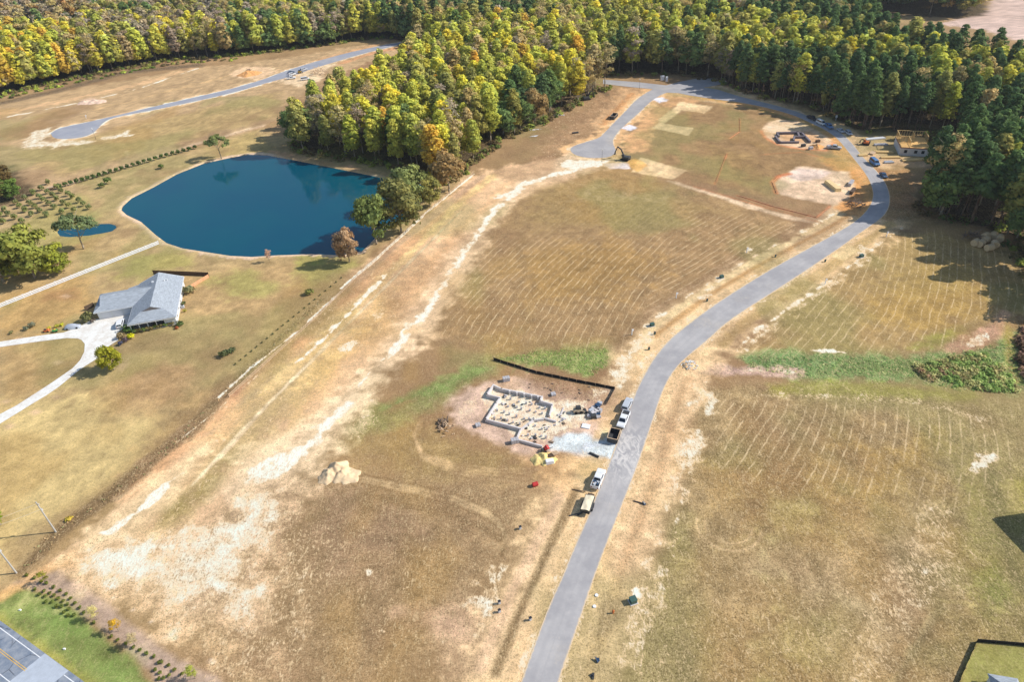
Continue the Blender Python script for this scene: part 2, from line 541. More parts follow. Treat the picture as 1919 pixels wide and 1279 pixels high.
# curved wheel tracks across the lower field
for o in (0, 7, 15, 22, 40, 46):
    path([(680, 890 + o * .8), (760, 905 + o), (850, 925 + o), (900, 945 + o), (935, 970 + o * .9), (948, 1000 + o * .6), (940, 1030 + o * .3)], .55, C(206, 178, 130) if o % 2 else C(132, 106, 70), .55, .35, .3)
for o in (0, 8, 18, 28):
    path([(790, 800 - o * .5), (775, 820 - o * .4), (790, 850 + o * .3), (850, 870 + o * .6), (930, 880 + o * .7), (990, 880 + o)], .5, C(208, 174, 124), .55, .35, .3)
for o in (0, 7, 14):
    path([(1010 + o, 905), (985 + o, 950), (960 + o, 985)], .5, C(206, 176, 126), .5, .4, .3)
    path([(905, 948 + o), (960, 930 + o), (1000, 905 + o)], .5, C(206, 176, 126), .45, .4, .3)
# --- the large stubble field in the middle
FLD = [(1105, 325), (1185, 320), (1260, 345), (1400, 385), (1500, 425), (1420, 480), (1330, 530), (1260, 575), (1190, 650), (1100, 655), (930, 660), (800, 620), (830, 560), (890, 460), (950, 390)]
area(FLD, C(172, 140, 96), .9, 3, 3, spk=.5)
area([(1000, 350), (1200, 340), (1350, 400), (1200, 430), (980, 420)], C(160, 136, 84), .6, 8, 8)
area([(980, 480), (1150, 450), (1250, 500), (1150, 560), (1000, 560)], C(170, 134, 74), .6, 8, 8)
area([(830, 590), (960, 560), (1050, 600), (950, 640), (850, 625)], C(158, 128, 84), .5, 6, 6)
area([(900, 450), (1300, 440), (1430, 470), (1250, 575), (1180, 640), (1000, 640), (830, 620)], ch='row', op=.72, soft=8, rag=6)
area([(1100, 335), (1450, 415), (1430, 470), (1250, 445), (950, 440)], ch='row', op=.22, soft=6, rag=6)
area([(1300, 395), (1490, 425), (1400, 490), (1290, 540), (1250, 520)], ch='row', op=.7, soft=4, rag=4)
path([(1255, 340), (1340, 365), (1430, 395), (1500, 412), (1540, 415), (1575, 395), (1590, 372)], [1.6, 2, 2.6, 4, 6, 9, 8], C(226, 198, 158), .85, 1, 1.2)
path([(1500, 410), (1540, 413), (1572, 393)], [1, 2, 3], ch='snd', op=.6, rag=1)
# --- fields right of the road
RF = [(1660, 430), (1740, 440), (1930, 470), (1980, 580), (1880, 600), (1790, 650), (1600, 665), (1380, 665), (1440, 610), (1540, 520)]
area(RF, C(178, 149, 96), .95, 2, 2, spk=.5)
area([(1640, 560), (1760, 480), (1850, 500), (1850, 580), (1760, 620), (1640, 600)], C(180, 146, 74), .6, 6, 6)
area([(1700, 440), (1840, 470), (1800, 560), (1640, 540)], C(170, 148, 88), .4, 6, 6)
area(RF, ch='row', op=.62, soft=4, rag=6)
area([(1290, 730), (1400, 715), (1700, 735), (1919, 770), (1990, 1000), (1960, 1330), (1180, 1330), (1210, 1100), (1260, 900)], C(176, 150, 104), .95, 3, 3, spk=.95)
for q, cc in [([(1320, 860), (1560, 880), (1640, 960), (1400, 1000)], C(166, 134, 80)), ([(1600, 840), (1760, 800), (1790, 900), (1660, 920)], C(178, 146, 72)),
              ([(1430, 940), (1520, 930), (1560, 980), (1440, 980)], C(156, 152, 96)), ([(1240, 1010), (1330, 1000), (1360, 1100), (1250, 1150)], C(168, 146, 96)),
              ([(1380, 1080), (1560, 1080), (1560, 1200), (1400, 1200)], C(182, 156, 118)), ([(1280, 1210), (1340, 1200), (1340, 1300), (1270, 1300)], C(146, 112, 88)),
              ([(1480, 1120), (1620, 1160), (1580, 1279), (1450, 1279)], C(152, 150, 92)), ([(1700, 860), (1860, 850), (1800, 980), (1680, 960)], C(152, 132, 88)),
              ([(1760, 980), (1900, 960), (1900, 1120), (1830, 1120)], C(150, 138, 72)), ([(1650, 1000), (1760, 980), (1700, 1200), (1600, 1279)], C(190, 164, 126))]:
    area(q, cc, .6, 7, 7)
area([(1320, 745), (1900, 770), (1860, 850), (1700, 880), (1560, 930), (1330, 870)], ch='row', op=.75, soft=5, rag=6)
area([(1700, 880), (1860, 860), (1800, 960), (1720, 960)], ch='row', op=.6, soft=5, rag=5)
path([(1770, 960), (1740, 1040), (1700, 1130), (1670, 1220), (1650, 1300)], [8, 12, 16, 14, 10], ch='snd', op=.42, soft=4, rag=5)
area([(1690, 1070), (1740, 1050), (1760, 1080), (1720, 1110)], ch='snd', op=.5, soft=2, rag=3)
area([(1760, 1110), (1850, 1090), (1840, 1110), (1780, 1130)], ch='snd', op=.45, soft=2, rag=2)
area([(1830, 850), (1860, 855), (1850, 885), (1830, 885)], ch='snd', op=.7, soft=1.2, rag=2)
area([(1690, 1200), (1760, 1130), (1930, 1140), (1930, 1215), (1830, 1200), (1790, 1279), (1640, 1330)], C(164, 136, 92), .9, 2, 3, spk=1)
area([(1830, 1080), (1870, 1060), (1890, 1130), (1850, 1150)], C(134, 136, 66), .8, 2, 2)
area([(1830, 930), (1870, 900), (1900, 960), (1930, 1080), (1880, 1090), (1850, 1000)], C(146, 136, 74), .7, 3, 3, spk=.7)
path([(1862, 890), (1868, 950), (1885, 1020), (1905, 1080), (1930, 1110)], 3.2, C(116, 98, 70), .75, 1.2, 1.5, spk=1)
path([(1760, 1125), (1860, 1140), (1890, 1150), (1930, 1145)], .6, C(214, 190, 124), .7, .5, .4)
path([(1750, 1150), (1700, 1240), (1660, 1300)], .9, C(210, 188, 132), .6, .6, .5)
path([(1765, 1140), (1715, 1220), (1672, 1300)], 1.2, C(110, 96, 66), .6, .8, .6)
area([(1792, 1300), (1830, 1204), (1990, 1218), (1990, 1330)], C(162, 158, 84), 1, .5, .4, spk=.35)
area([(1880, 880), (1990, 870), (1990, 960), (1900, 950)], C(186, 162, 104), .8, 2, 2)
area([(1905, 900), (1990, 890), (1990, 980), (1930, 960)], C(170, 156, 62), .8, 2, 1)
for r_ in (4.6, 6.4):
    c0 = G(1365, 987)
    path([(c0.x + r_ * math.cos(t), c0.y + r_ * .95 * math.sin(t)) for t in np.linspace(2.7, 6.0, 16)], .35, C(222, 190, 140), .6, .25, .1, world=True)
# green swales
area([(660, 800), (740, 760), (820, 720), (900, 672), (960, 668), (930, 705), (880, 725), (800, 775), (720, 800)], C(146, 148, 88), .8, 3, 3, spk=.7)
area([(700, 765), (800, 720), (880, 690), (920, 690), (880, 715), (790, 750), (710, 778)], C(126, 152, 80), .7, 2, 2)
area([(925, 672), (1010, 655), (1145, 650), (1140, 690), (1110, 708), (1040, 692)], C(134, 156, 84), .9, 2, 2, spk=.9)
for k in range(6):
    path([(960 + k * 28, 700 - k * 1.0), (975 + k * 28, 668)], .7, C(176, 176, 108), .5, .5, .3)
area([(640, 790), (700, 760), (740, 770), (690, 810), (640, 830)], C(150, 136, 80), .5, 3, 3)
area([(900, 640), (1170, 630), (1190, 655), (930, 672)], C(160, 136, 84), .5, 3, 3)
area([(1370, 672), (1480, 655), (1700, 668), (1800, 655), (1860, 640), (1935, 600), (1935, 735), (1800, 720), (1600, 712), (1480, 710)], C(132, 156, 92), .95, 2, 2.5, spk=1)
area([(1390, 668), (1560, 668), (1560, 690), (1420, 700)], C(112, 148, 88), .7, 2, 2)
area([(1640, 690), (1700, 672), (1830, 660), (1880, 700), (1900, 735), (1780, 725)], C(120, 140, 78), .8, 3, 3, spk=1)
area([(1710, 690), (1800, 680), (1800, 705), (1730, 712)], C(112, 84, 62), .7, 2, 2)
area([(1440, 720), (1600, 718), (1830, 735), (1830, 756), (1640, 745), (1430, 738)], C(160, 154, 66), .75, 2, 2)
area([(1740, 630), (1830, 605), (1790, 650), (1700, 655)], C(138, 148, 62), .6, 2, 2)
path([(1790, 655), (1830, 640), (1866, 612), (1885, 585)], [5, 6.5, 5, 3], C(212, 166, 132), .95, 1, 1.5, spk=.9)
path([(1820, 648), (1850, 628)], [3, 3], ch='snd', op=.6, rag=1.4)
path([(1515, 657), (1550, 658), (1590, 662)], [1.2, 2, 1], ch='snd', op=.75, rag=1)
area([(1885, 600), (1905, 640), (1905, 700), (1925, 720), (1895, 720), (1880, 660)], C(168, 160, 72), .8, 1, 1)
area([(1905, 590), (1960, 600), (1960, 730), (1915, 700)], C(112, 88, 74), .9, 1, 1, spk=1)
path([(1285, 680), (1310, 690), (1380, 695), (1490, 698)], [4, 6, 4.5, 4], C(206, 172, 150), .95, 1, 1.4, spk=1)
path([(1290, 684), (1315, 690)], [3, 4], ch='snd', op=1, rag=1)
path([(1310, 688), (1380, 694), (1480, 697)], 2, ch='snd', op=.55, rag=1.2)
path([(1400, 740), (1560, 744), (1720, 752), (1860, 790)], [2, 2, 3, 3], ch='snd', op=.45, rag=1.6)
# --- verges of the main road
wide = [9, 9, 9, 9, 9, 9, 9, 9, 10, 11, 10, 9, 9, 9, 9, 10, 10, 9, 9, 9, 9, 10, 10, 10, 9, 9, 8, 8, 8, 8, 8, 8, 8, 8, 8, 7, 7]
path(MAIN_L, [q * 2.0 for q in wide], C(242, 200, 148), .92, 4, 4, spk=.55)
path(MAIN_R, [q * 1.8 for q in wide[:35]], C(240, 198, 146), .92, 4, 4, spk=.55)
path(MAIN_L, 5, C(228, 192, 140), .9, 1.2, 1.5)
path(MAIN_R, 4.5, C(226, 190, 138), .9, 1.2, 1.5)
path(MAIN_L, 3.0, ch='snd', op=.5, rag=1.6)
path(MAIN_R, 3.0, ch='snd', op=.5, rag=1.6)


def offset(pts, d):
    p = G2(pts)
    r = []
    for i in range(len(p)):
        a, b = Vector(p[max(0, i - 1)]), Vector(p[min(len(p) - 1, i + 1)])
        t = (b - a).normalized()
        r.append((p[i][0] - t.y * d, p[i][1] + t.x * d))
    return r


# ditch lines left of the road, wash-outs right of it
path(offset(MAIN_L[1:8], 4.6), 1.6, C(132, 108, 72), .8, .6, .5, world=True, spk=.9)
path(offset(MAIN_L[1:8], 7.5), 2.2, C(214, 178, 140), .6, .8, .8, world=True)
path(offset(MAIN_L[14:23], 4.0), 2.0, C(196, 150, 92), .8, .7, .5, world=True)
path(offset(MAIN_L[14:23], 6.6), 2.6, C(240, 206, 150), .8, .9, 1, world=True)
path(offset(MAIN_L[13:22], 11), 4, C(150, 120, 90), .5, 2, 2, world=True)
path(offset(MAIN_L[15:23], 8.5), 1.4, ch='snd', op=.6, rag=1.5, world=True)
path(offset(MAIN_R[14:22], -4), 3.5, C(186, 156, 98), .8, 1, 1, world=True)
path(offset(MAIN_R[14:22], -8.2), 1.4, ch='snd', op=.62, rag=1.4, world=True)
path(offset(MAIN_R[14:20], -10), 1.6, ch='snd', op=.5, rag=1.6, world=True)
path(offset(MAIN_R[1:13], -6), 9, C(238, 196, 146), .8, 2, 2, world=True, spk=.7)
path(offset(MAIN_R[1:13], -4.5), 2.2, C(196, 156, 110), .6, 1, 1, world=True, spk=.8)
path(offset(MAIN_R[1:13], -9), 3.6, ch='snd', op=.5, rag=2.4, soft=1.6, world=True)
path(offset(MAIN_R[2:12], -11.5), 2.2, ch='snd', op=.48, rag=2.4, world=True)
area([(1130, 1130), (1170, 1120), (1165, 1160), (1140, 1180), (1120, 1190)], C(160, 128, 100), .8, 1, 1)
area([(1180, 1105), (1195, 1095), (1200, 1120), (1185, 1122)], ch='snd', op=.9, soft=.8, rag=.8)
area([(1120, 1000), (1160, 1060), (1140, 1110), (1110, 1100)], C(234, 198, 140), .6, 2, 2)
area([(1280, 850), (1300, 800), (1330, 740), (1345, 750), (1310, 840), (1290, 880)], ch='snd', op=.6, soft=1.5, rag=2.5)
area([(1265, 760), (1300, 740), (1340, 730), (1340, 745), (1290, 770), (1270, 800)], ch='snd', op=.55, soft=1.5, rag=2)
area([(1130, 690), (1180, 660), (1200, 690), (1170, 740), (1140, 725)], ch='snd', op=.6, soft=2, rag=2.5)
path([(1180, 660), (1200, 640), (1225, 622)], 3, ch='snd', op=.55, rag=2)
path([(1060, 1150), (1020, 1180)], 4, ch='snd', op=.6, rag=2)
for a_ in [(1330, 540), (1345, 525), (1215, 610), (1320, 555), (1612, 470), (1400, 470)]:
    area([(a_[0] - 22, a_[1] + 6), (a_[0], a_[1] - 10), (a_[0] + 25, a_[1] - 4), (a_[0] + 4, a_[1] + 10)], ch='snd', op=.6, soft=1.5, rag=2)
area([(1560, 480), (1590, 458), (1610, 470), (1580, 488)], C(240, 206, 148), .9, 1, 1)
# --- construction lot of the block foundation
area([(838, 760), (870, 725), (940, 708), (1000, 712), (1080, 735), (1150, 725), (1150, 760), (1120, 800), (1100, 850), (1040, 850), (1010, 870), (960, 850), (880, 815), (845, 800)], C(218, 186, 158), .95, 1.5, 2, spk=.5)
area([(985, 705), (1060, 715), (1130, 740), (1100, 760), (1050, 742), (990, 728)], C(186, 148, 116), .7, 2, 2, spk=1)
area([(900, 735), (930, 715), (1040, 745), (1110, 745), (1110, 790), (1040, 835), (985, 830), (905, 795)], ch='snd', op=.62, soft=2, rag=2.2)
area([(840, 770), (870, 740), (900, 745), (900, 800), (860, 800)], ch='snd', op=.45, soft=2, rag=2)
area([(1100, 720), (1150, 732), (1135, 765), (1105, 750)], ch='snd', op=.55, soft=1.5, rag=1.5)
area([(1025, 845), (1035, 815), (1080, 810), (1110, 820), (1170, 828), (1160, 862), (1120, 858), (1080, 850)], C(206, 216, 210), .95, 1, 1.6, spk=.5)
path([(1080, 850), (1100, 835), (1150, 832)], 1.2, C(180, 180, 182), .5, .8, .8)
area([(960, 855), (1010, 845), (1100, 860), (1110, 880), (1060, 920), (1010, 890)], C(214, 172, 116), .6, 2, 3)
area([(1130, 745), (1170, 735), (1170, 790), (1150, 800), (1110, 790)], C(214, 176, 124), .6, 2, 2)
# --- far cul-de-sac area
area([(1060, 240), (1140, 160), (1230, 170), (1140, 245), (1120, 262), (1070, 280), (1040, 300), (1000, 300)], C(176, 140, 100), .8, 3, 3)
area([(1110, 230), (1160, 165), (1230, 172), (1170, 210), (1120, 250)], C(224, 180, 128), .6, 3, 3)
area([(1160, 290), (1180, 250), (1250, 175), (1330, 180), (1300, 200), (1270, 200), (1230, 240), (1220, 280)], C(218, 170, 116), .85, 2, 3)
path(CUL_L, 8, C(226, 180, 124), .95, 1.5, 2)
path(CUL_L, 2.4, ch='snd', op=.55, rag=1.4)
path([(1185, 175), (1160, 200), (1130, 232)], 3, C(198, 140, 84), .7, 1, 1)
area([(1040, 300), (1070, 285), (1110, 298), (1160, 298), (1170, 305), (1100, 312), (1040, 320)], C(236, 204, 160), .9, 2, 2)
area([(1040, 312), (1060, 296), (1100, 300), (1140, 300), (1130, 312), (1080, 318)], ch='snd', op=.75, soft=2, rag=2.5)
area([(1245, 240), (1310, 190), (1420, 200), (1540, 240), (1600, 330), (1560, 310), (1440, 330), (1440, 370), (1260, 330), (1210, 290)], C(168, 136, 92), .9, 2, 2, spk=.25)
area([(1235, 225), (1262, 200), (1280, 205), (1240, 236)], C(238, 206, 150), .8, 1, 1)
path([(1300, 180), (1380, 192), (1440, 206), (1500, 222), (1550, 250), (1600, 310), (1620, 350), (1600, 395)], [6, 7, 7, 7, 8, 9, 12, 10], C(224, 166, 100), .9, 1.5, 2)
path([(1400, 200), (1450, 213), (1510, 236)], 2.5, C(160, 142, 80), .7, 1, 1)
path([(1560, 300), (1590, 330), (1605, 360), (1590, 390)], 7, C(222, 158, 92), .8, 2, 2)
area([(1330, 270), (1420, 300), (1440, 350), (1340, 340)], C(166, 138, 84), .5, 5, 5)
PAD1 = [(1426, 245), (1440, 230), (1462, 224), (1500, 228), (1535, 245), (1562, 268), (1548, 282), (1500, 279), (1460, 272), (1434, 258)]
area(PAD1, C(228, 194, 152), .95, 1, .8)
area([(1430, 245), (1445, 231), (1480, 228), (1510, 240), (1450, 250)], ch='snd', op=.5, soft=1.5, rag=1.5)
path(PAD1[5:] + PAD1[:1], 1.6, C(224, 138, 84), .7, .6, .4)
area([(1455, 250), (1520, 245), (1545, 268), (1470, 266)], C(214, 166, 114), .7, 1, 1)
PAD2 = [(1447, 342), (1460, 330), (1480, 326), (1488, 312), (1510, 312), (1560, 320), (1590, 322), (1600, 345), (1592, 372), (1560, 384), (1500, 374), (1455, 362)]
area(PAD2, C(228, 198, 160), .95, .8, .8)
area([(1475, 330), (1495, 315), (1560, 322), (1540, 336), (1500, 340)], C(222, 200, 180), .8, 1, 1)
path([PAD2[2], PAD2[1], PAD2[0], PAD2[11]], 2.0, C(220, 128, 76), .8, .6, .4)
path([(1383, 367), (1447, 387), (1530, 408), (1556, 386)], 1.0, C(214, 124, 74), .7, .6, .4)
for q in ([(1340, 345), (1362, 288)], [(1367, 260), (1386, 247), (1386, 222)], [(1425, 290), (1500, 285), (1560, 300)], [(1300, 350), (1420, 385), (1540, 418)]):
    path(q, .7, C(206, 120, 70), .5, .5, .3)
for q in ([(1185, 322), (1200, 295), (1287, 320), (1260, 336)], [(1222, 240), (1236, 230), (1300, 240), (1290, 254)], [(1262, 205), (1274, 190), (1338, 200), (1320, 212)]):
    area(q, C(236, 202, 150), .95, .5, .4)
area([(1170, 305), (1190, 296), (1215, 310), (1195, 322)], C(232, 178, 96), .8, .8, .6)
area([(1130, 307), (1175, 305), (1178, 315), (1140, 314)], C(226, 220, 214), .8, .8, .8)
for gp in ([(1218, 184), (1240, 182), (1256, 188), (1236, 193)], [(1160, 240), (1180, 233), (1196, 240), (1182, 246)], [(1133, 308), (1168, 306), (1178, 315), (1145, 316)]):
    area(gp, C(248, 242, 236), .95, .8, 1)
# right roadside building lots among the pines
area([(1590, 255), (1640, 255), (1750, 300), (1740, 310), (1640, 312), (1610, 300)], C(206, 172, 128), .95, 1.5, 2)
area([(1622, 312), (1700, 320), (1720, 380), (1800, 410), (1670, 410), (1668, 370)], C(172, 126, 84), .9, 2, 3, spk=.9)
# top: pale ploughed field, woodland floor
area([(1760, 45), (1850, 20), (1860, -40), (2100, -60), (2100, 110), (1930, 80), (1840, 55)], C(206, 180, 160), 1, 2, 3, spk=.15)
# bottom-left corner: mulch bed and mown verge
BED = [(30, 1092), (110, 1068), (200, 1130), (290, 1210), (400, 1270), (460, 1330), (300, 1330), (290, 1279), (250, 1230), (180, 1175), (110, 1120), (40, 1100)]
area(BED, C(190, 164, 138), 1, .8, .6, spk=.25)
area([(-60, 1150), (35, 1100), (100, 1120), (180, 1178), (250, 1235), (300, 1300), (290, 1340), (100, 1340), (-60, 1180)], C(148, 160, 86), 1, .7, .6, spk=.35, jit=.5)
area([(60, 1150), (110, 1125), (200, 1200), (260, 1260), (220, 1279), (120, 1200)], C(120, 146, 72), .7, 3, 3)
path([(-20, 1168), (60, 1222), (120, 1262), (180, 1310)], 3.5, C(176, 166, 82), .8, 1.2, 1)
path([(0, 1122), (40, 1100), (90, 1066)], 2.4, C(226, 176, 112), .8, 1, .8)
for i in range(7):
    a_ = random.uniform(0, 1)
    area([(200 + 200 * a_ + dx_, 1115 + 130 * a_ + dy_) for dx_, dy_ in ((0, 0), (5, -3), (8, 0), (4, 3))], C(238, 214, 184), .7, .3, .2)
# driveway verge, tree rings in the yard
for c_ in [(40, 635, 0), (108, 680, 1), (105, 745, 1), (66, 773, 1), (12, 753, 1), (15, 800, 1), (125, 555, 1)]:
    q = [(c_[0] - 9, c_[1]), (c_[0], c_[1] - 4), (c_[0] + 9, c_[1]), (c_[0], c_[1] + 4)]
    area(q, C(214, 180, 140), .7, .8, .5)
area([(215, 690), (240, 668), (240, 690), (225, 700)], C(220, 178, 146), .7, 1.2, 1)

# ---------------------------------------------------------------- pond hollows
POND = [(225, 393), (228, 385), (245, 370), (285, 350), (330, 325), (380, 305), (430, 294), (465, 288), (500, 289), (560, 300), (620, 312), (680, 324), (740, 336),
        (800, 345), (770, 400), (720, 430), (680, 470), (640, 478), (580, 476), (520, 478), (470, 481), (430, 479), (385, 472), (340, 465), (310, 455), (290, 440), (262, 415), (235, 402)]
POND2 = [(104, 434), (112, 424), (140, 420), (180, 418), (205, 417), (217, 420), (220, 425), (210, 433), (190, 437), (165, 441), (130, 444), (110, 442)]
for pp, bank in ((POND, 1.05), (POND2, .8)):
    p = G2(pp)
    idx = bbox(p, 6)
    d = seg_dist(X[idx], Y[idx], p, True)
    sd = np.where(inside(X[idx], Y[idx], p), d, -d)
    ZZ[idx] = np.minimum(ZZ[idx], -1.6 * sstep(-.6, 2.6, sd))
    if bank > 1:
        bank_m = sstep(bank + .5, .1, np.abs(sd + .4) + N2[idx] * 1.6 + N6[idx] * 1.2)
        colr[idx] = colr[idx] * (1 - bank_m[:, None]) + np.array(C(226, 196, 160)) * bank_m[:, None]
path([(505, 283), (560, 297), (640, 313), (740, 330)], [3, 6, 6, 5], C(206, 164, 120), .85, 1, 1.4)
path(POND[16:] + POND[:7], 1.2, ch='snd', op=.5, rag=.9)

# ---------------------------------------------------------------- forest outlines (used for the floor here, for the trees later)
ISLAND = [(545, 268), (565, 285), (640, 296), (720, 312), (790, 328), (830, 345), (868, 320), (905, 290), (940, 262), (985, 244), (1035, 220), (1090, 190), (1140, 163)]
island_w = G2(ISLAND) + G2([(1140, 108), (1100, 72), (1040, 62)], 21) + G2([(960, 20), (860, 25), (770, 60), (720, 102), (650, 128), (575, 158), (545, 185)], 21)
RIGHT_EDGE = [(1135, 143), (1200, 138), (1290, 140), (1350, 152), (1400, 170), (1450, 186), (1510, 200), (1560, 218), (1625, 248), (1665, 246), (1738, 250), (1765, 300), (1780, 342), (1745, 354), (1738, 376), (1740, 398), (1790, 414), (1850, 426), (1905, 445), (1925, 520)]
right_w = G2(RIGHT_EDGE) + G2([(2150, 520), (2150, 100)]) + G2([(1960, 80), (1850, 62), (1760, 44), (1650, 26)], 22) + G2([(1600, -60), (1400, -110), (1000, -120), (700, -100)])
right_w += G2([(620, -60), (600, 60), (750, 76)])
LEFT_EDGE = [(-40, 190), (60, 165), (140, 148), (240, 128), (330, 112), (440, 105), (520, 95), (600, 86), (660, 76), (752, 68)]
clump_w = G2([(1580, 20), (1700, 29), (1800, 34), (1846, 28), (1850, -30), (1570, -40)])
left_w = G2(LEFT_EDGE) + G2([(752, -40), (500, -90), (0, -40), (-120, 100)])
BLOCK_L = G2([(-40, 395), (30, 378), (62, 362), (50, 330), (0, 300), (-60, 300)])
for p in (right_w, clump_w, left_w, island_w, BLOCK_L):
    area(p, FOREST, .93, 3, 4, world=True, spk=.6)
area([(1380, 10), (1400, -10), (1440, -10), (1420, 15)], C(150, 112, 80), .8, 4, 4)
area([(140, -25), (250, -30), (230, 2), (150, 2)], C(226, 206, 190), .95, 4, 4)
area([(300, -12), (370, -20), (360, 4), (300, 4)], C(226, 206, 190), .9, 4, 4)
area([(-20, 40), (60, 20), (120, 60), (60, 100), (-20, 110)], C(120, 90, 66), .8, 5, 5)
area([(1640, 390), (1760, 395), (1800, 425), (1700, 425)], C(150, 124, 84), .6, 3, 3)

# thin flecks of bare sand
keep = SND.copy()
path([(380, 845), (335, 890), (285, 935), (240, 975), (190, 1005)], [4, 8, 10, 10, 9], C(242, 206, 156), .8, 3, 2.5)
path([(720, 680), (650, 755), (610, 800), (570, 845), (545, 862), (500, 885), (455, 915)], [8, 8, 10, 14, 18, 17, 12], C(240, 208, 162), .75, 4, 4)
path(WASH, [13, 13, 10, 9, 8, 8, 8, 10, 9, 9, 12, 12, 9], C(238, 202, 156), .6, 3, 3)
area([(60, 1090), (200, 1003), (300, 1008), (420, 930), (500, 880), (570, 850), (600, 870), (560, 940), (510, 1010), (480, 1100), (500, 1190), (380, 1185), (200, 1112)], C(226, 192, 148), .6, 5, 5, spk=.9)
SND[:] = keep
area([(120, 1085), (200, 1005), (290, 1008), (420, 935), (500, 885), (560, 870), (540, 960), (490, 1040), (470, 1160), (380, 1175), (220, 1110)], ch='snd', op=.6, soft=6, rag=6)
for pts_, o_ in [([(330, 1060), (470, 900), (700, 680), (760, 640), (700, 800), (560, 900), (640, 1000), (560, 1330), (380, 1300), (200, 1110)], .40),
                 ([(560, 900), (900, 1000), (1000, 1140), (880, 1330), (560, 1330)], .27), ([(890, 322), (1060, 290), (900, 430), (760, 640), (560, 840), (330, 1060), (130, 1090), (300, 850), (600, 570)], .33),
                 ([(1290, 730), (1919, 770), (1990, 1330), (1180, 1330), (1210, 1100)], .17), ([(1200, 1150), (1700, 1000), (1640, 1330), (1180, 1330)], .30), ([(1000, 150), (1240, 170), (1160, 300), (1000, 320)], .34)]:
    area(pts_, ch='snd', op=o_, soft=6, rag=6)
path(MAIN_L, [q * 2.0 for q in wide], ch='snd', op=.26, soft=4, rag=4)
path(MAIN_R, [q * 1.9 for q in wide[:35]], ch='snd', op=.26, soft=4, rag=4)
path(CUL_L, 14, ch='snd', op=.36, soft=3, rag=3)
# ochre, olive and umber drifts across the fields
for k_, (cc_, sd_, lo_) in enumerate([(C(182, 146, 84), 41, .12), (C(148, 148, 88), 47, .06), (C(146, 114, 82), 53, .14)]):
    m_ = sstep(lo_, lo_ + .3, fbm(X, Y * .8, 34, sd_, 4)) * .42 * (1 - sstep(.45, .8, SND))
    g_ = (colr[:, 1] > colr[:, 0] * 1.02) | (YY.ravel() > 420)
    m_ = np.where(g_, 0, m_)
    colr = colr * (1 - m_[:, None]) + np.array(cc_)[None, :] * m_[:, None]

# extra broken colour everywhere
colr *= (1 + 0.16 * N2 * (0.4 + SPK))[:, None]
colr *= np.array([.94, .91, .945])[None, :]
colr *= np.clip(.77 + .46 * colr.mean(1), .7, 1.06)[:, None]
colr = np.clip(colr, 0.01, 0.86)


def rowfield(a, b, spacing, mask_pts, curve=0.0):
    """row coordinate for stubble rows parallel to the line a-b"""
    A, B = G(*a), G(*b)
    t = (B - A).normalized()
    idx = bbox(G2(mask_pts), 12)
    s = (X[idx] - A.x) * t.x + (Y[idx] - A.y) * t.y
    u = -(X[idx] - A.x) * t.y + (Y[idx] - A.y) * t.x
    u = u + curve * s * s * .001 + N25[idx] * 1.6 + N6[idx] * .15
    ins = inside(X[idx], Y[idx], G2(mask_pts))
    ROWU[idx[ins]] = (u / spacing)[ins]


rowfield((940, 627), (1063, 434), 2.3, [(700, 700), (850, 380), (1520, 380), (1520, 430), (1180, 680)], 2)
rowfield((1255, 575), (1440, 460), 2.2, [(1180, 640), (1290, 390), (1520, 410), (1500, 440), (1260, 600)], 0)
rowfield((1558, 640), (1720, 453), 2.3, [(1330, 700), (1660, 400), (2000, 440), (2000, 640)], -2)
rowfield((1330, 850), (1400, 760), 2.3, [(1260, 960), (1290, 720), (2000, 740), (2000, 1000)], -3)

gm = bpy.data.meshes.new('ground')
gm.vertices.add(NV)
gm.vertices.foreach_set('co', np.stack([X, Y, ZZ], 1).ravel())
jj, ii = np.meshgrid(np.arange(NY - 1), np.arange(NX - 1), indexing='ij')
q0 = (jj * NX + ii).ravel()
quads = np.stack([q0, q0 + 1, q0 + NX + 1, q0 + NX], 1).astype(np.int32)
NQ = len(quads)
gm.loops.add(NQ * 4)
gm.loops.foreach_set('vertex_index', quads.ravel())
gm.polygons.add(NQ)
gm.polygons.foreach_set('loop_start', np.arange(NQ, dtype=np.int32) * 4)
gm.update(calc_edges=True)


def color_attr(me, name, arr):
    a = me.attributes.new(name, 'FLOAT_COLOR', 'POINT')
    if arr.shape[1] == 3:
        arr = np.concatenate([arr, np.ones((len(arr), 1))], 1)
    a.data.foreach_set('color', arr.astype(np.float32).ravel())


color_attr(gm, 'soil', colr)
color_attr(gm, 'cover', np.stack([SND, ROW, SPK], 1))
fa = gm.attributes.new('row_coord', 'FLOAT', 'POINT')
fa.data.foreach_set('value', ROWU.astype(np.float32))


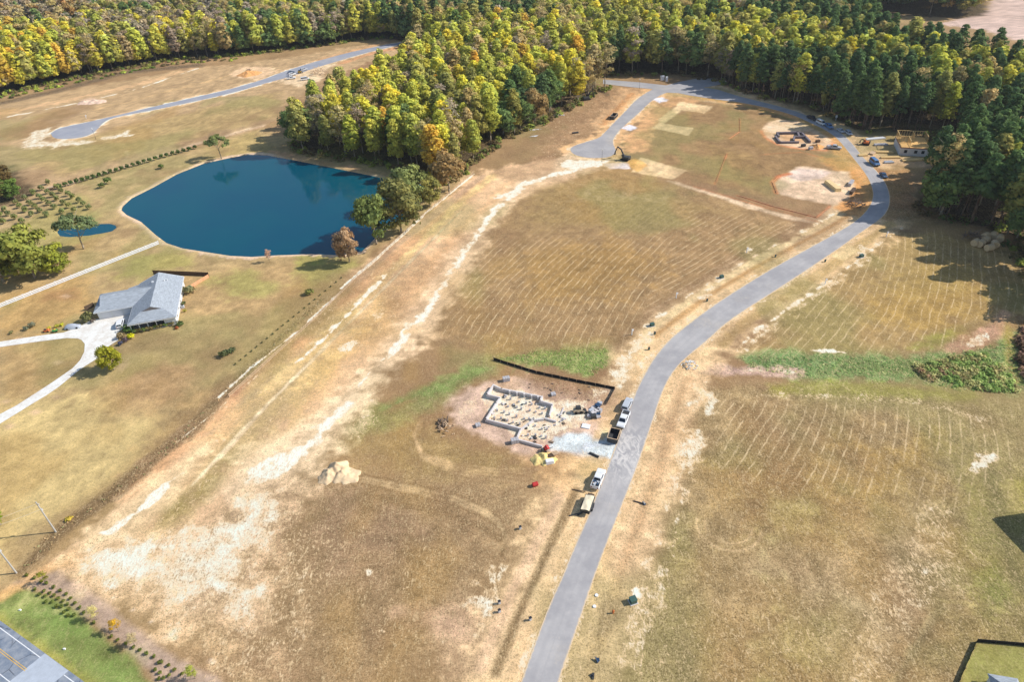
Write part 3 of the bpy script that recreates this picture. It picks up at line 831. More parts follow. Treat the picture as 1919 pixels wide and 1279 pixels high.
class NT:
    """small node-tree writer"""

    def __init__(s, m):
        m.use_nodes = True
        s.t = m.node_tree
        s.b = s.t.nodes['Principled BSDF']

    def n(s, typ, **kw):
        x = s.t.nodes.new(typ)
        for k, v in kw.items():
            setattr(x, k, v)
        return x

    def L(s, a, b):
        s.t.links.new(a, b)

    def math(s, op, a, b=None, c=None, clamp=False):
        x = s.n('ShaderNodeMath', operation=op, use_clamp=clamp)
        for i, v in enumerate((a, b, c)):
            if v is None:
                continue
            if isinstance(v, (int, float)):
                x.inputs[i].default_value = v
            else:
                s.L(v, x.inputs[i])
        return x.outputs[0]

    def noise(s, vec, scale, detail=3, rough=.6, dist=0.0):
        x = s.n('ShaderNodeTexNoise')
        x.inputs['Scale'].default_value = scale
        x.inputs['Detail'].default_value = detail
        x.inputs['Roughness'].default_value = rough
        x.inputs['Distortion'].default_value = dist
        s.L(vec, x.inputs['Vector'])
        return x.outputs['Fac']

    def ss(s, v, a, b):
        x = s.n('ShaderNodeMapRange', interpolation_type='SMOOTHSTEP')
        x.inputs[1].default_value = a
        x.inputs[2].default_value = b
        s.L(v, x.inputs[0])
        return x.outputs[0]

    def mix(s, f, a, b, mode='MIX'):
        x = s.n('ShaderNodeMix', data_type='RGBA', blend_type=mode)
        for i, v in ((0, f), (6, a), (7, b)):
            if isinstance(v, (int, float)):
                x.inputs[i].default_value = v
            elif isinstance(v, tuple):
                x.inputs[i].default_value = v + (1,)
            else:
                s.L(v, x.inputs[i])
        return x.outputs[2]

    def attr(s, name):
        return s.n('ShaderNodeAttribute', attribute_name=name)

    def mapping(s, vec, scale=(1, 1, 1), rot=(0, 0, 0)):
        x = s.n('ShaderNodeMapping')
        x.inputs['Scale'].default_value = scale
        x.inputs['Rotation'].default_value = rot
        s.L(vec, x.inputs[0])
        return x.outputs[0]


m = bpy.data.materials.new('dry_ground')
t = NT(m)
pos = t.n('ShaderNodeNewGeometry').outputs['Position']
soil = t.attr('soil').outputs['Color']
sep = t.n('ShaderNodeSeparateColor')
t.L(t.attr('cover').outputs['Color'], sep.inputs[0])
snd, row, spk = sep.outputs[0], sep.outputs[1], sep.outputs[2]
ru = t.attr('row_coord').outputs['Fac']
nA = t.noise(pos, 1.3, 7, .82)
nB = t.noise(pos, 3.2, 4, .75)
nC = t.noise(t.mapping(pos, (1.0, .42, 1), (0, 0, .5)), 1.5, 4, .7, 1.6)
nF = t.noise(pos, 7.5, 3, .8)
nD = t.noise(pos, .33, 4, .65)
# broad tonal variation
var = t.math('ADD', t.math('MULTIPLY', nA, .45), t.math('ADD', t.math('MULTIPLY', nB, .25), t.math('MULTIPLY', nF, .3)))
var = t.math('MULTIPLY_ADD', t.math('SUBTRACT', var, .495), t.math('MULTIPLY_ADD', spk, 4.2, 1.8), 1.03)
c = t.mix(1.0, soil, t.n('ShaderNodeCombineColor').outputs[0], 'MULTIPLY')
cc = c.node
comb = [n for n in t.t.nodes if n.bl_idname == 'ShaderNodeCombineColor'][0]
for i in range(3):
    t.L(var, comb.inputs[i])
# straw and dark tufts
straw = t.math('MULTIPLY', t.ss(t.math('ADD', t.math('MULTIPLY', nC, .6), t.math('MULTIPLY', nB, .4)), .505, .60), t.math('MULTIPLY', spk, .62))
c = t.mix(straw, c, C(216, 188, 142))
tuft = t.math('MULTIPLY', t.ss(t.math('ADD', t.math('MULTIPLY', nB, .6), t.math('MULTIPLY', nA, .4)), .485, .40), t.math('MULTIPLY', spk, .75))
c = t.mix(tuft, c, C(112, 92, 56))
# stubble rows
wob = t.math('MULTIPLY_ADD', nD, .4, ru)
stripe = t.math('SINE', t.math('MULTIPLY', wob, 6.2832))
brk = t.ss(t.noise(pos, .22, 5, .75), .40, .58)
brk2 = t.ss(nC, .30, .48)
rf = t.math('MULTIPLY', t.ss(stripe, .80, 1.0), t.math('MULTIPLY', row, t.math('MULTIPLY', brk, brk2)))
c = t.mix(t.math('MULTIPLY', rf, .85), c, C(232, 202, 156))
shade = t.math('MULTIPLY', t.ss(stripe, -.4, -1.0), t.math('MULTIPLY', row, .14))
c = t.mix(shade, c, C(128, 98, 58))
# bare sand breaking through
sf = t.math('ADD', t.math('MINIMUM', snd, .74), t.math('MULTIPLY', t.math('SUBTRACT', t.math('ADD', t.math('MULTIPLY', nC, .45), t.math('ADD', t.math('MULTIPLY', nA, .35), t.math('MULTIPLY', nD, .2))), .5), 2.6))
sf = t.math('MULTIPLY', t.ss(sf, .40, .66), t.ss(snd, .02, .2))
sandc = t.mix(t.ss(t.math('ADD', snd, t.math('MULTIPLY', t.math('SUBTRACT', nD, .5), .8)), .38, .85), C(230, 198, 152), C(250, 236, 214))
sandc = t.mix(t.math('MULTIPLY', t.ss(nC, .52, .40), .55), sandc, C(222, 188, 146))
sandc = t.mix(t.math('MULTIPLY', t.ss(nB, .44, .3), .5), sandc, C(190, 154, 116))
c = t.mix(sf, c, sandc)
t.L(c, t.b.inputs['Base Color'])
t.b.inputs['Roughness'].default_value = 1.0
t.b.inputs['Specular IOR Level'].default_value = .05
bp = t.n('ShaderNodeBump')
bp.inputs['Distance'].default_value = .5
t.L(t.math('MULTIPLY_ADD', spk, .5, .12), bp.inputs['Strength'])
t.L(t.math('ADD', nA, t.math('MULTIPLY', nB, .5)), bp.inputs['Height'])
t.L(bp.outputs[0], t.b.inputs['Normal'])
gm.materials.append(m)
ground = struct(bpy.data.objects.new('ground', gm))
COL.objects.link(ground)

# ---------------------------------------------------------------- roads, driveway, ponds
def asphalt(name, base, light, trackout=None):
    m = bpy.data.materials.new(name)
    t = NT(m)
    pos = t.n('ShaderNodeNewGeometry').outputs['Position']
    a = t.noise(pos, .12, 5, .7)
    b = t.noise(pos, 1.7, 4, .7)
    c = t.mix(t.ss(a, .35, .68), base, light)
    c = t.mix(t.math('MULTIPLY', t.ss(b, .56, .8), .35), c, C(216, 200, 180))
    e = t.attr('edge').outputs['Fac']            # 0 at the edge, 1 in the middle
    # dust along the edges, wheel paths a little darker
    dust = t.math('MULTIPLY', t.ss(t.math('ADD', e, t.math('MULTIPLY', t.math('SUBTRACT', b, .5), .22)), .13, 0.0), .9)
    wheel = t.math('MULTIPLY', t.ss(t.math('ABSOLUTE', t.math('SUBTRACT', e, .55)), .22, .02), .28)
    c = t.mix(wheel, c, base)
    c = t.mix(t.math('MULTIPLY', t.ss(e, .93, 1.0), .3), c, base)
    smear = t.math('MULTIPLY', t.ss(t.math('ADD', t.noise(pos, .045, 4, .6), t.math('MULTIPLY', t.math('SUBTRACT', b, .5), .3)), .54, .72), .3)
    c = t.mix(smear, c, C(206, 190, 166))
    if trackout is not None:      # pale dust carried onto the road from the gravel drive
        vm = t.n('ShaderNodeVectorMath', operation='DISTANCE')
        t.L(pos, vm.inputs[0])
        vm.inputs[1].default_value = trackout
        tk = t.math('MULTIPLY', t.ss(vm.outputs['Value'], 13.0, 2.0), t.ss(t.noise(t.mapping(pos, (.5, .25, 1), (0, 0, .3)), 1.4, 4, .7, 1.0), .42, .62))
        c = t.mix(t.math('MULTIPLY', tk, .7), c, C(222, 214, 204))
    c = t.mix(dust, c, C(226, 196, 152))
    t.L(c, t.b.inputs['Base Color'])
    t.b.inputs['Roughness'].default_value = .9
    t.b.inputs['Specular IOR Level'].default_value = .15
    return m


M_ROAD = asphalt('grey_asphalt', C(158, 154, 153), C(180, 175, 171), G(1178, 850))


def strip(name, left, right, z, m, cross=9):
    """a road sheet between two matching edge lines, with an attribute that tells edge from middle"""
    n = len(left)
    vs, fs, ed = [], [], []
    for i in range(n):
        a, b = Vector(left[i]), Vector(right[i])
        for k in range(cross):
            f = k / (cross - 1)
            p = a.lerp(b, f)
            vs.append((p.x, p.y, z))
            ed.append(1 - abs(2 * f - 1))
    for i in range(n - 1):
        for k in range(cross - 1):
            o = i * cross + k
            fs.append((o, o + 1, o + cross + 1, o + cross))
    me = bpy.data.meshes.new(name)
    me.from_pydata(vs, [], fs)
    at = me.attributes.new('edge', 'FLOAT', 'POINT')
    at.data.foreach_set('value', ed)
    me.materials.append(m)
    o = bpy.data.objects.new(name, me)
    COL.objects.link(o)
    return struct(o)


def resample(pts, n, smooth=2):
    p = np.array(pts, float)
    for _ in range(smooth):      # corner cutting
        q = [p[0]]
        for a, b in zip(p[:-1], p[1:]):
            q += [a * .75 + b * .25, a * .25 + b * .75]
        q.append(p[-1])
        p = np.array(q)
    s = np.concatenate([[0], np.cumsum(np.hypot(*np.diff(p, axis=0).T))])
    u = np.linspace(0, s[-1], n)
    return [(np.interp(v, s, p[:, 0]), np.interp(v, s, p[:, 1])) for v in u]


# match the two edges of the main road by index before smoothing
def chaikin(p, it=2):
    p = np.array(p, float)
    for _ in range(it):
        q = [p[0]]
        for a, b in zip(p[:-1], p[1:]):
            q += [a * .75 + b * .25, a * .25 + b * .75]
        q.append(p[-1])
        p = np.array(q)
    return [tuple(v) for v in p]


nL = len(MAIN_R)
strip('road', chaikin(G2(MAIN_L[:nL])), chaikin(G2(MAIN_R)), .045, M_ROAD)


def sheet(name, outline, z, m, inset=1.3):
    """flat sheet with an edge attribute, filled from its outline"""
    bm = bmesh.new()
    vs = [bm.verts.new((p[0], p[1], z)) for p in outline]
    f = bm.faces.new(vs)
    bm.normal_update()
    if f.normal.z < 0:
        f.normal_flip()
    ed = bm.verts.layers.float.new('edge')
    r = bmesh.ops.inset_region(bm, faces=[f], thickness=inset, use_even_offset=True)
    outer = set(vs)
    for v in bm.verts:
        v[ed] = 0.0 if v in outer else .5
    bmesh.ops.triangulate(bm, faces=[g for g in bm.faces if len(g.verts) > 4])
    me = bpy.data.meshes.new(name)
    bm.to_mesh(me)
    bm.free()
    me.materials.append(m)
    o = bpy.data.objects.new(name, me)
    COL.objects.link(o)
    return struct(o)


JUNC = [(1130, 149), (1196, 154), (1248, 160), (1275, 153), (1306, 147), (1345, 147), (1362, 152), (1352, 158), (1318, 164), (1345, 168), (1380, 179), (1370, 190), (1340, 186), (1293, 179), (1272, 174.5)]
cul = chaikin(G2(CUL_L), 2)
sheet('side_road', cul, .036, M_ROAD, .9)
sheet('road_junction', G2(JUNC[:-1] + [(1272, 174.5), (1250, 173.5), (1224, 167), (1180, 163), (1130, 157)]), .060, M_ROAD, .6)
upper = chaikin(G2(UP_T + UP_B) + [tuple(G(95, 250)[:2])], 2)[:-1]
sheet('upper_road', upper, .036, asphalt('blue_asphalt', C(148, 150, 158), C(168, 167, 170)), .8)

m = bpy.data.materials.new('pale_concrete')
t = NT(m)
pos = t.n('ShaderNodeNewGeometry').outputs['Position']
a = t.noise(pos, .35, 5, .7)
c = t.mix(t.ss(a, .35, .65), C(216, 208, 196), C(238, 232, 224))
c = t.mix(t.math('MULTIPLY', t.ss(t.noise(pos, 1.6, 5, .75), .5, .68), .55), c, C(190, 176, 156))
t.L(c, t.b.inputs['Base Color'])
t.b.inputs['Roughness'].default_value = .9
DRIVE = [(-60, 652), (0, 641), (78, 629), (119, 624), (150, 612), (170, 601), (186, 598), (248, 585), (262, 600), (236, 612), (218, 626), (222, 638), (206, 648), (197, 656), (190, 668), (175, 677), (150, 693),
         (110, 726), (88, 741), (55, 761), (0, 795), (-60, 828), (-60, 806), (0, 777), (32, 760), (94, 720), (136, 691), (150, 676), (158, 660), (159, 645), (153, 638), (146, 635), (125, 634), (78, 640), (0, 651), (-60, 662)]
struct(MB().add([(p[0], p[1], .05) for p in G2(DRIVE)], [tuple(range(len(DRIVE)))]).build('driveway', m))

m = bpy.data.materials.new('pond_water')
t = NT(m)
pos = t.n('ShaderNodeNewGeometry').outputs['Position']
t.L(t.mix(t.ss(t.noise(pos, .02, 3), .35, .65), (.0, .07, .118), (.0, .082, .12)), t.b.inputs['Base Color'])
t.b.inputs['Roughness'].default_value = .06
t.b.inputs['IOR'].default_value = 1.33
bp = t.n('ShaderNodeBump')
bp.inputs['Strength'].default_value = .025
bp.inputs['Distance'].default_value = .1
t.L(t.noise(t.mapping(pos, (.6, 1.6, 1)), 1.2, 3), bp.inputs['Height'])
t.L(bp.outputs[0], t.b.inputs['Normal'])


def grow(pts, d):
    c = Vector((sum(p[0] for p in pts) / len(pts), sum(p[1] for p in pts) / len(pts)))
    return [tuple(c + (Vector(p) - c) * (1 + d / (Vector(p) - c).length)) for p in pts]


for nm, pp in (('pond', POND), ('small_pond', POND2)):
    p = grow(chaikin(G2(pp) + [tuple(G(*pp[0])[:2])], 2)[:-1], 1.2)
    struct(MB().add([(q[0], q[1], -.38) for q in p], [tuple(range(len(p)))]).build(nm, m))
m2 = mat('pond_slab_edge', C(226, 216, 200))

# county road in the near corner
A0, A1 = G(0, 1178), G(137, 1279)
rd = (A1 - A0).normalized()
rn = Vector((rd.y, -rd.x, 0))
if rn.y > 0:
    rn = -rn
B_ = G(0, 1265)
RWID = abs((B_ - A0).dot(rn))


def rp(s, q, z):
    p = A0 + rd * s + rn * q
    return (p.x, p.y, z)


mo = bpy.data.materials.new('old_asphalt')
t = NT(mo)
pos = t.n('ShaderNodeNewGeometry').outputs['Position']
c = t.mix(t.ss(t.noise(pos, .5, 5, .7), .35, .68), C(116, 126, 140), C(150, 154, 160))
vor = t.n('ShaderNodeTexVoronoi', feature='DISTANCE_TO_EDGE')
vor.inputs['Scale'].default_value = .28
t.L(t.mapping(pos, (1, 1, 1), (0, 0, .6)), vor.inputs['Vector'])
crack = t.math('MULTIPLY', t.ss(vor.outputs[0], .03, .005), t.ss(t.noise(pos, .3, 3), .45, .6))
c = t.mix(t.math('MULTIPLY', crack, .8), c, C(60, 64, 74))
t.L(c, t.b.inputs['Base Color'])
t.b.inputs['Roughness'].default_value = .9
struct(MB().quad(rp(-120, -.9, .03), rp(120, -.9, .03), rp(120, RWID + .9, .03), rp(-120, RWID + .9, .03)).build('county_road', mo))
mw = mat('worn_white_paint', C(226, 226, 222), .8, .2, 2.5)
my = mat('worn_yellow_paint', C(214, 172, 90), .8, .25, 2.0)
pc = (G(74, 1235) - A0).dot(rd)
struct(MB().quad(rp(pc, -.85, .036), rp(pc + 7.0, -.85, .036), rp(pc + 6.3, RWID + .85, .036), rp(pc - .7, RWID + .85, .036)).build('road_patch', mat('patch_asphalt', C(176, 182, 190), .9, .12, .8)))
for q in (0.0, RWID):
    mb = MB()
    for s0, s1 in ((-120, pc), (pc + 7.0, 120)):
        mb.quad(rp(s0, q - .08, .042), rp(s1, q - .08, .042), rp(s1, q + .08, .042), rp(s0, q + .08, .042))
    struct(mb.build('edge_line', mw))
for q in (RWID / 2 - .16, RWID / 2 + .16):
    mb = MB()
    for s0, s1 in ((-120, pc), (pc + 7.2, 120)):
        mb.quad(rp(s0, q - .06, .042), rp(s1, q - .06, .042), rp(s1, q + .06, .042), rp(s0, q + .06, .042))
    struct(mb.build('centre_line', my))
# ---------------------------------------------------------------- foliage
mf = bpy.data.materials.new('foliage')
t = NT(mf)
oi = t.n('ShaderNodeObjectInfo')
ta = t.attr('tint').outputs['Color']
c = t.mix(1.0, ta, oi.outputs['Color'], 'MULTIPLY')
t.t.nodes.remove(t.b)
df = t.n('ShaderNodeBsdfDiffuse')
tr = t.n('ShaderNodeBsdfTranslucent')
mx = t.n('ShaderNodeMixShader')
mx.inputs[0].default_value = .34
t.L(c, df.inputs[0])
t.L(c, tr.inputs[0])
t.L(df.outputs[0], mx.inputs[1])
t.L(tr.outputs[0], mx.inputs[2])
t.L(mx.outputs[0], t.t.nodes['Material Output'].inputs[0])
M_LEAF = mf
M_BARK = mat('bark', C(150, 136, 116), .95, .35, 2.0, .4, streak=(1, 1, .2))
M_PBARK = mat('pine_bark', C(112, 92, 76), .95, .35, 2.0, .4, streak=(1, 1, .2))


def leaf_quads(cent, nrm, size, rng, aspect=1.4):
    """one bent leaf-clump face per centre; returns vertices (n*4,3)"""
    n = len(cent)
    nrm = nrm / (np.linalg.norm(nrm, axis=1, keepdims=True) + 1e-9)
    a = np.cross(nrm, rng.normal(size=(n, 3)))
    a /= np.linalg.norm(a, axis=1, keepdims=True) + 1e-9
    b = np.cross(nrm, a)
    s = (size * (.6 + .8 * rng.rand(n)))[:, None]
    a, b = a * s * .5 * aspect, b * s * .5
    j = lambda: 1 + .35 * rng.normal(size=(n, 1))
    v = np.stack([cent - a * j(), cent - b * j() + nrm * s * .1, cent + a * j(), cent + b * j() + nrm * s * .1], 1)
    return v.reshape(-1, 3)


def crown_arrays(kind, seed, nleaf, size):
    """leaf-clump vertices and per-vertex tints of one crown; unit: metres"""
    rng = np.random.RandomState(seed)
    lobes = []
    if kind == 'poplar':      # tall oval crown with a pointed top
        H, z0, R = 22.0, 6.0, 3.7
        for i in range(40):
            f = i / 39.0
            z = z0 + (H - .6 - z0) * f
            rr = R * min(1.0, .55 + f * 1.6) * (1 - f) ** .42 * (.45 + .6 * rng.rand())
            an = i * 2.4 + rng.rand() * 1.2
            lobes.append((rr * math.cos(an), rr * math.sin(an), z, (1.8 - f * .7) * (.75 + .5 * rng.rand()), rng.rand()))
    elif kind == 'round':     # broad oak-like crown
        H, z0, R = 16.0, 3.0, 6.0
        for i in range(30):
            u, an = rng.rand() * 1.75 - .75, rng.rand() * 6.28
            rr = R * math.sqrt(max(0.05, 1 - u * u * .92)) * (.72 + .25 * rng.rand())
            lobes.append((rr * math.cos(an), rr * math.sin(an), 8.4 + 6.2 * u, 1.4 + 1.2 * rng.rand(), rng.rand()))
        lobes += [(0, 0, 9, 3.6, .4), (0, 0, 12, 3, .6)]
    elif kind == 'pine':      # long clear stem, ragged tufted top
        H, z0, R = 22.0, 10.0, 3.3
        for i in range(24):
            f = i / 23.0
            z = z0 + (H - z0) * f
            rr = R * (1 - f) ** .6 * (.45 + .65 * rng.rand()) * (.75 if f < .15 else 1)
            an = i * 2.4 + rng.rand()
            lobes.append((rr * math.cos(an), rr * math.sin(an), z + rng.rand(), .95 + .75 * rng.rand() * (1.1 - f), rng.rand()))
    elif kind == 'bare':      # thin, half-leafless
        H, z0, R = 20.0, 7.0, 3.4
        for i in range(18):
            f = rng.rand()
            an = rng.rand() * 6.28
            rr = R * math.sin(math.pi * (.15 + .75 * f)) * rng.rand() ** .4
            lobes.append((rr * math.cos(an), rr * math.sin(an), z0 + (H - z0) * f, 1.0 + .9 * rng.rand(), rng.rand()))
    elif kind == 'open':      # spreading pine-like yard tree with gaps
        H, z0, R = 12.0, 4.0, 6.2
        for i in range(22):
            an = i * 2.4 + rng.rand()
            rr = R * (.25 + .75 * rng.rand())
            lobes.append((rr * math.cos(an), rr * math.sin(an), 6 + 5 * (1 - (rr / R) ** 1.5) * (.6 + .4 * rng.rand()) + rng.rand() * 1.3, 1.0 + .8 * rng.rand(), rng.rand()))
    else:                     # shrub
        H, z0, R = 2.0, 0, 1.0
        for i in range(8):
            an = i * 2.4
            lobes.append((.55 * math.cos(an), .55 * math.sin(an), .55 + .75 * rng.rand(), .5 + .2 * rng.rand(), rng.rand()))
    lob = np.array(lobes)
    k = rng.choice(len(lob), nleaf, p=lob[:, 3] ** 2 / (lob[:, 3] ** 2).sum())
    d = rng.normal(size=(nleaf, 3))
    d /= np.linalg.norm(d, axis=1, keepdims=True)
    d[:, 2] = np.where(d[:, 2] < -.35, -d[:, 2] * .6, d[:, 2])
    rad_ = lob[k, 3] * (.45 + .72 * rng.rand(nleaf) ** .8)
    cent = lob[k, :3] + d * rad_[:, None] * np.array([1, 1, .9])
    axis_out = cent - np.array([0, 0, z0 + (H - z0) * .35])
    axis_out /= np.linalg.norm(axis_out, axis=1, keepdims=True) + 1e-9
    nrm = d * .75 + axis_out * .55 + rng.normal(size=(nleaf, 3)) * .42
    v = leaf_quads(cent, nrm, size, rng)
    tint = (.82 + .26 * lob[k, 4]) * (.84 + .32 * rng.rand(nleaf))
    # lower leaves tinted darker: shade from neighbouring crowns put into their colour
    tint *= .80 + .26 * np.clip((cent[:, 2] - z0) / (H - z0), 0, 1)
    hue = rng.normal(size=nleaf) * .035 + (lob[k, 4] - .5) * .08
    col = np.stack([tint * (1 + hue), tint * (1 + hue * .2), tint * (1 - hue)], 1)
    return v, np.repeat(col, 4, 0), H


def quad_mesh(name, v, col, m):
    me = bpy.data.meshes.new(name)
    n = len(v)
    me.vertices.add(n)
    me.vertices.foreach_set('co', v.astype(np.float32).ravel())
    me.loops.add(n)
    me.loops.foreach_set('vertex_index', np.arange(n, dtype=np.int32))
    me.polygons.add(n // 4)
    me.polygons.foreach_set('loop_start', np.arange(0, n, 4, dtype=np.int32))
    me.update(calc_edges=True)
    color_attr(me, 'tint', np.clip(col, 0, 4))
    me.materials.append(m)
    return me


def trunk_mesh(kind, seed):
    rng = random.Random(seed)
    mb = MB()
    H, r, zs = {'poplar': (19, .26, 8), 'round': (11, .38, 3), 'pine': (20, .24, 12), 'bare': (18, .24, 6), 'open': (9, .3, 3.2)}[kind]
    pts = [Vector((0, 0, -.3))]
    n = 6
    for i in range(1, n + 1):
        pts.append(Vector((rng.uniform(-.25, .25) * i * .5, rng.uniform(-.25, .25) * i * .5, H * i / n)))
    for i in range(n):
        mb.tube(pts[i], pts[i + 1], r * (1 - i / (n + .6)), r * (1 - (i + 1) / (n + .6)), 6)
    for i in range({'bare': 14, 'open': 9, 'round': 8}.get(kind, 6)):
        z = zs + (H - zs) * (i + .4) / 9 % (H - zs)
        an = i * 2.4
        L = {'round': 4.6, 'open': 4.8, 'poplar': 2.6, 'pine': 2.0, 'bare': 3.0}[kind] * (.7 + .5 * rng.random())
        p = Vector((0, 0, z))
        for q in range(n):
            if pts[q].z <= z <= pts[q + 1].z:
                p = pts[q].lerp(pts[q + 1], (z - pts[q].z) / (pts[q + 1].z - pts[q].z))
        e = p + Vector((math.cos(an) * L, math.sin(an) * L, L * (.75 if kind != 'pine' else .25)))
        mb.tube(p, e, r * .34, r * .1, 4)
    o = mb.build('trunk', M_PBARK if kind == 'pine' else M_BARK, None, smooth=True)
    me = o.data
    bpy.data.objects.remove(o)
    return me


PROTO = {}
for kind, cnt, nl, sz in (('poplar', 5, 2700, .66), ('round', 4, 3600, .72), ('pine', 5, 2300, .56), ('bare', 4, 900, .48), ('open', 3, 2200, .52)):
    for i in range(cnt):
        v, cl, H = crown_arrays(kind, 100 + i * 7 + len(kind), nl, sz)
        PROTO[kind, i] = (quad_mesh('crown', v, cl, M_LEAF), trunk_mesh(kind, 50 + i), H)
NPR = {'poplar': 5, 'round': 4, 'pine': 5, 'bare': 4, 'open': 3}
LO = {}
for kind, nl, sz in (('poplar', 620, 1.25), ('round', 700, 1.5), ('pine', 560, 1.1), ('bare', 260, .85)):
    for i in range(4):
        v, cl, H = crown_arrays(kind, 300 + i * 5, nl, sz)
        LO[kind, i] = (v, cl, H)

KB = 1.42
LEAF = {k: C(*v, KB) for k, v in {
    'yellow': (206, 188, 72), 'lime': (180, 178, 82), 'olive': (156, 152, 84), 'green': (108, 126, 74), 'dark green': (92, 112, 70), 'rust': (164, 134, 86),
    'orange': (208, 166, 74), 'tan': (176, 158, 108), 'grey brown': (156, 142, 118), 'pine': (92, 112, 68)}.items()}


def jitter(c, rng, a=.14):
    k = 1 + rng.uniform(-a, a)
    return (c[0] * k * (1 + rng.uniform(-.06, .06)), c[1] * k, c[2] * k * (1 + rng.uniform(-.12, .12)), 1.0)


TNAME = {'poplar': 'broadleaf_tree', 'round': 'broadleaf_tree', 'pine': 'pine_tree', 'bare': 'thin_tree', 'open': 'yard_tree'}
TR = random.Random(5)


def tree(kind, color, x, y, h, label, group=None, wide=1.0, name=None, var=None):
    i = TR.randrange(NPR[kind]) if var is None else var
    crown, trunk, H = PROTO[kind, i]
    o = thing(name or TNAME[kind], label, 'tree', (x, y, 0), TR.uniform(0, 6.28), group)
    s = h / H
    o.scale = (s * wide, s * wide, s)
    a = bpy.data.objects.new('crown', crown)
    b = bpy.data.objects.new('trunk', trunk)
    for q in (a, b):
        COL.objects.link(q)
        q.parent = o
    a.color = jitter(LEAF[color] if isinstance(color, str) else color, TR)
    return o


def scatter(poly, step, rng, jit=.38):
    p = np.array(poly)
    x0, y0 = p.min(0)
    x1, y1 = p.max(0)
    gx, gy = np.meshgrid(np.arange(x0, x1, step), np.arange(y0, y1, step * .88))
    gx = gx + (np.arange(gx.shape[0])[:, None] % 2) * step / 2
    gx = (gx + rng.uniform(-jit, jit, gx.shape) * step).ravel()
    gy = (gy + rng.uniform(-jit, jit, gy.shape) * step).ravel()
    ok = inside(gx, gy, poly)
    return np.stack([gx[ok], gy[ok]], 1)


def edge_dist(x, y, poly):
    return seg_dist(np.array([x]), np.array([y]), poly, True)[0]


YB = [(1130, 20), (1300, 35), (1400, 52), (1450, 58), (1530, 66), (1600, 76), (1650, 85), (1707, 88), (1800, 104), (1870, 124), (1980, 140)]     # the yellow band in the right-hand woods


def species_right(px, py, rng):
    """what grows where in the woods on the right, judged by where the crown stands in the picture"""
    band = np.interp(px, [q[0] for q in YB], [q[1] for q in YB])
    d = py - band
    if px < 1120:
        if py < 25 and px < 1000:
            return rng.choice(['pine', 'pine', 'tan', 'olive'])
        return rng.choice(['lime', 'lime', 'olive', 'tan', 'tan', 'lime', 'olive', 'yellow', 'green'])
    wdt = 34 if px < 1500 else 27
    if abs(d) < wdt:
        return rng.choice(['lime', 'lime', 'yellow', 'olive', 'tan', 'lime', 'pine', 'pine' if px > 1500 else 'olive'])
    if d > 0:
        if px < 1400:
            return rng.choice(['tan', 'olive', 'grey brown', 'pine', 'green', 'olive', 'pine', 'lime'])
        return rng.choice(['pine'] * 18 + ['lime', 'olive', 'green', 'tan'])
    return rng.choice(['pine'] * 9 + ['olive', 'green', 'tan']) if px > 1400 else rng.choice(['lime', 'tan', 'olive', 'pine', 'grey brown'])


def species_left(px, py, rng):
    if px < 150:
        return rng.choice(['yellow', 'yellow', 'yellow', 'olive', 'lime', 'tan', 'orange'] if py > 40 else ['green', 'tan', 'rust', 'grey brown'])
    if px < 420:
        return rng.choice(['tan', 'grey brown', 'yellow', 'lime', 'tan', 'grey brown', 'olive', 'tan', 'grey brown'] if py > 25 else ['tan', 'green', 'grey brown', 'olive'])
    if px < 640 and py > 50:
        return rng.choice(['green', 'green', 'dark green', 'tan', 'olive'])
    return rng.choice(['tan', 'olive', 'lime', 'grey brown', 'lime', 'green', 'pine'])


def species_island(px, py, rng):
    if px > 900 and py > 130 and px - 900 > (220 - py) * .6:
        return rng.choice(['green', 'dark green', 'olive', 'lime', 'rust', 'green'])
    if px < 620 and py > 190:
        return rng.choice(['tan', 'olive', 'grey brown', 'yellow', 'green'])
    return rng.choice(['lime'] * 7 + ['olive'] * 4 + ['yellow', 'yellow', 'yellow', 'tan', 'green', 'orange'] if rng.random() < .88 else ['tan', 'grey brown'])


cand = []
prng = np.random.RandomState(21)
for zone, poly, step, spec in (('island', island_w, 8.0, species_island), ('right', right_w, 7.5, species_right), ('left', left_w, 7.4, species_left), ('right', clump_w, 7.5, species_right)):
    for x, y in scatter(poly, step, prng):
        h = TR.uniform(18, 25.5)
        px, py = proj(x, y, h * .85)
        if px < -60 or px > 2010 or py < -90:
            continue
        bpx, bpy_ = proj(x, y, 0)
        if zone == 'right' and 1630 < bpx < 1782 and 253 < bpy_ < 346 or 1630 < bpx < 1736 and 253 < bpy_ < 412:
            continue
        if bpx > 1735 and bpy_ > 330:
            h = TR.uniform(23, 28)
        if zone != 'left' and inside(np.array([px]), np.array([proj(x, y, 0)[1]]), [(1330, -40), (1450, -40), (1440, 18), (1370, 25)])[0]:
            continue
        if zone == 'left' and (150 < px < 240 and py < 0 or 300 < px < 380 and py < -5):
            continue
        cand.append((math.hypot(x, y), zone, x, y, h, px, py, spec(px, py, TR)))
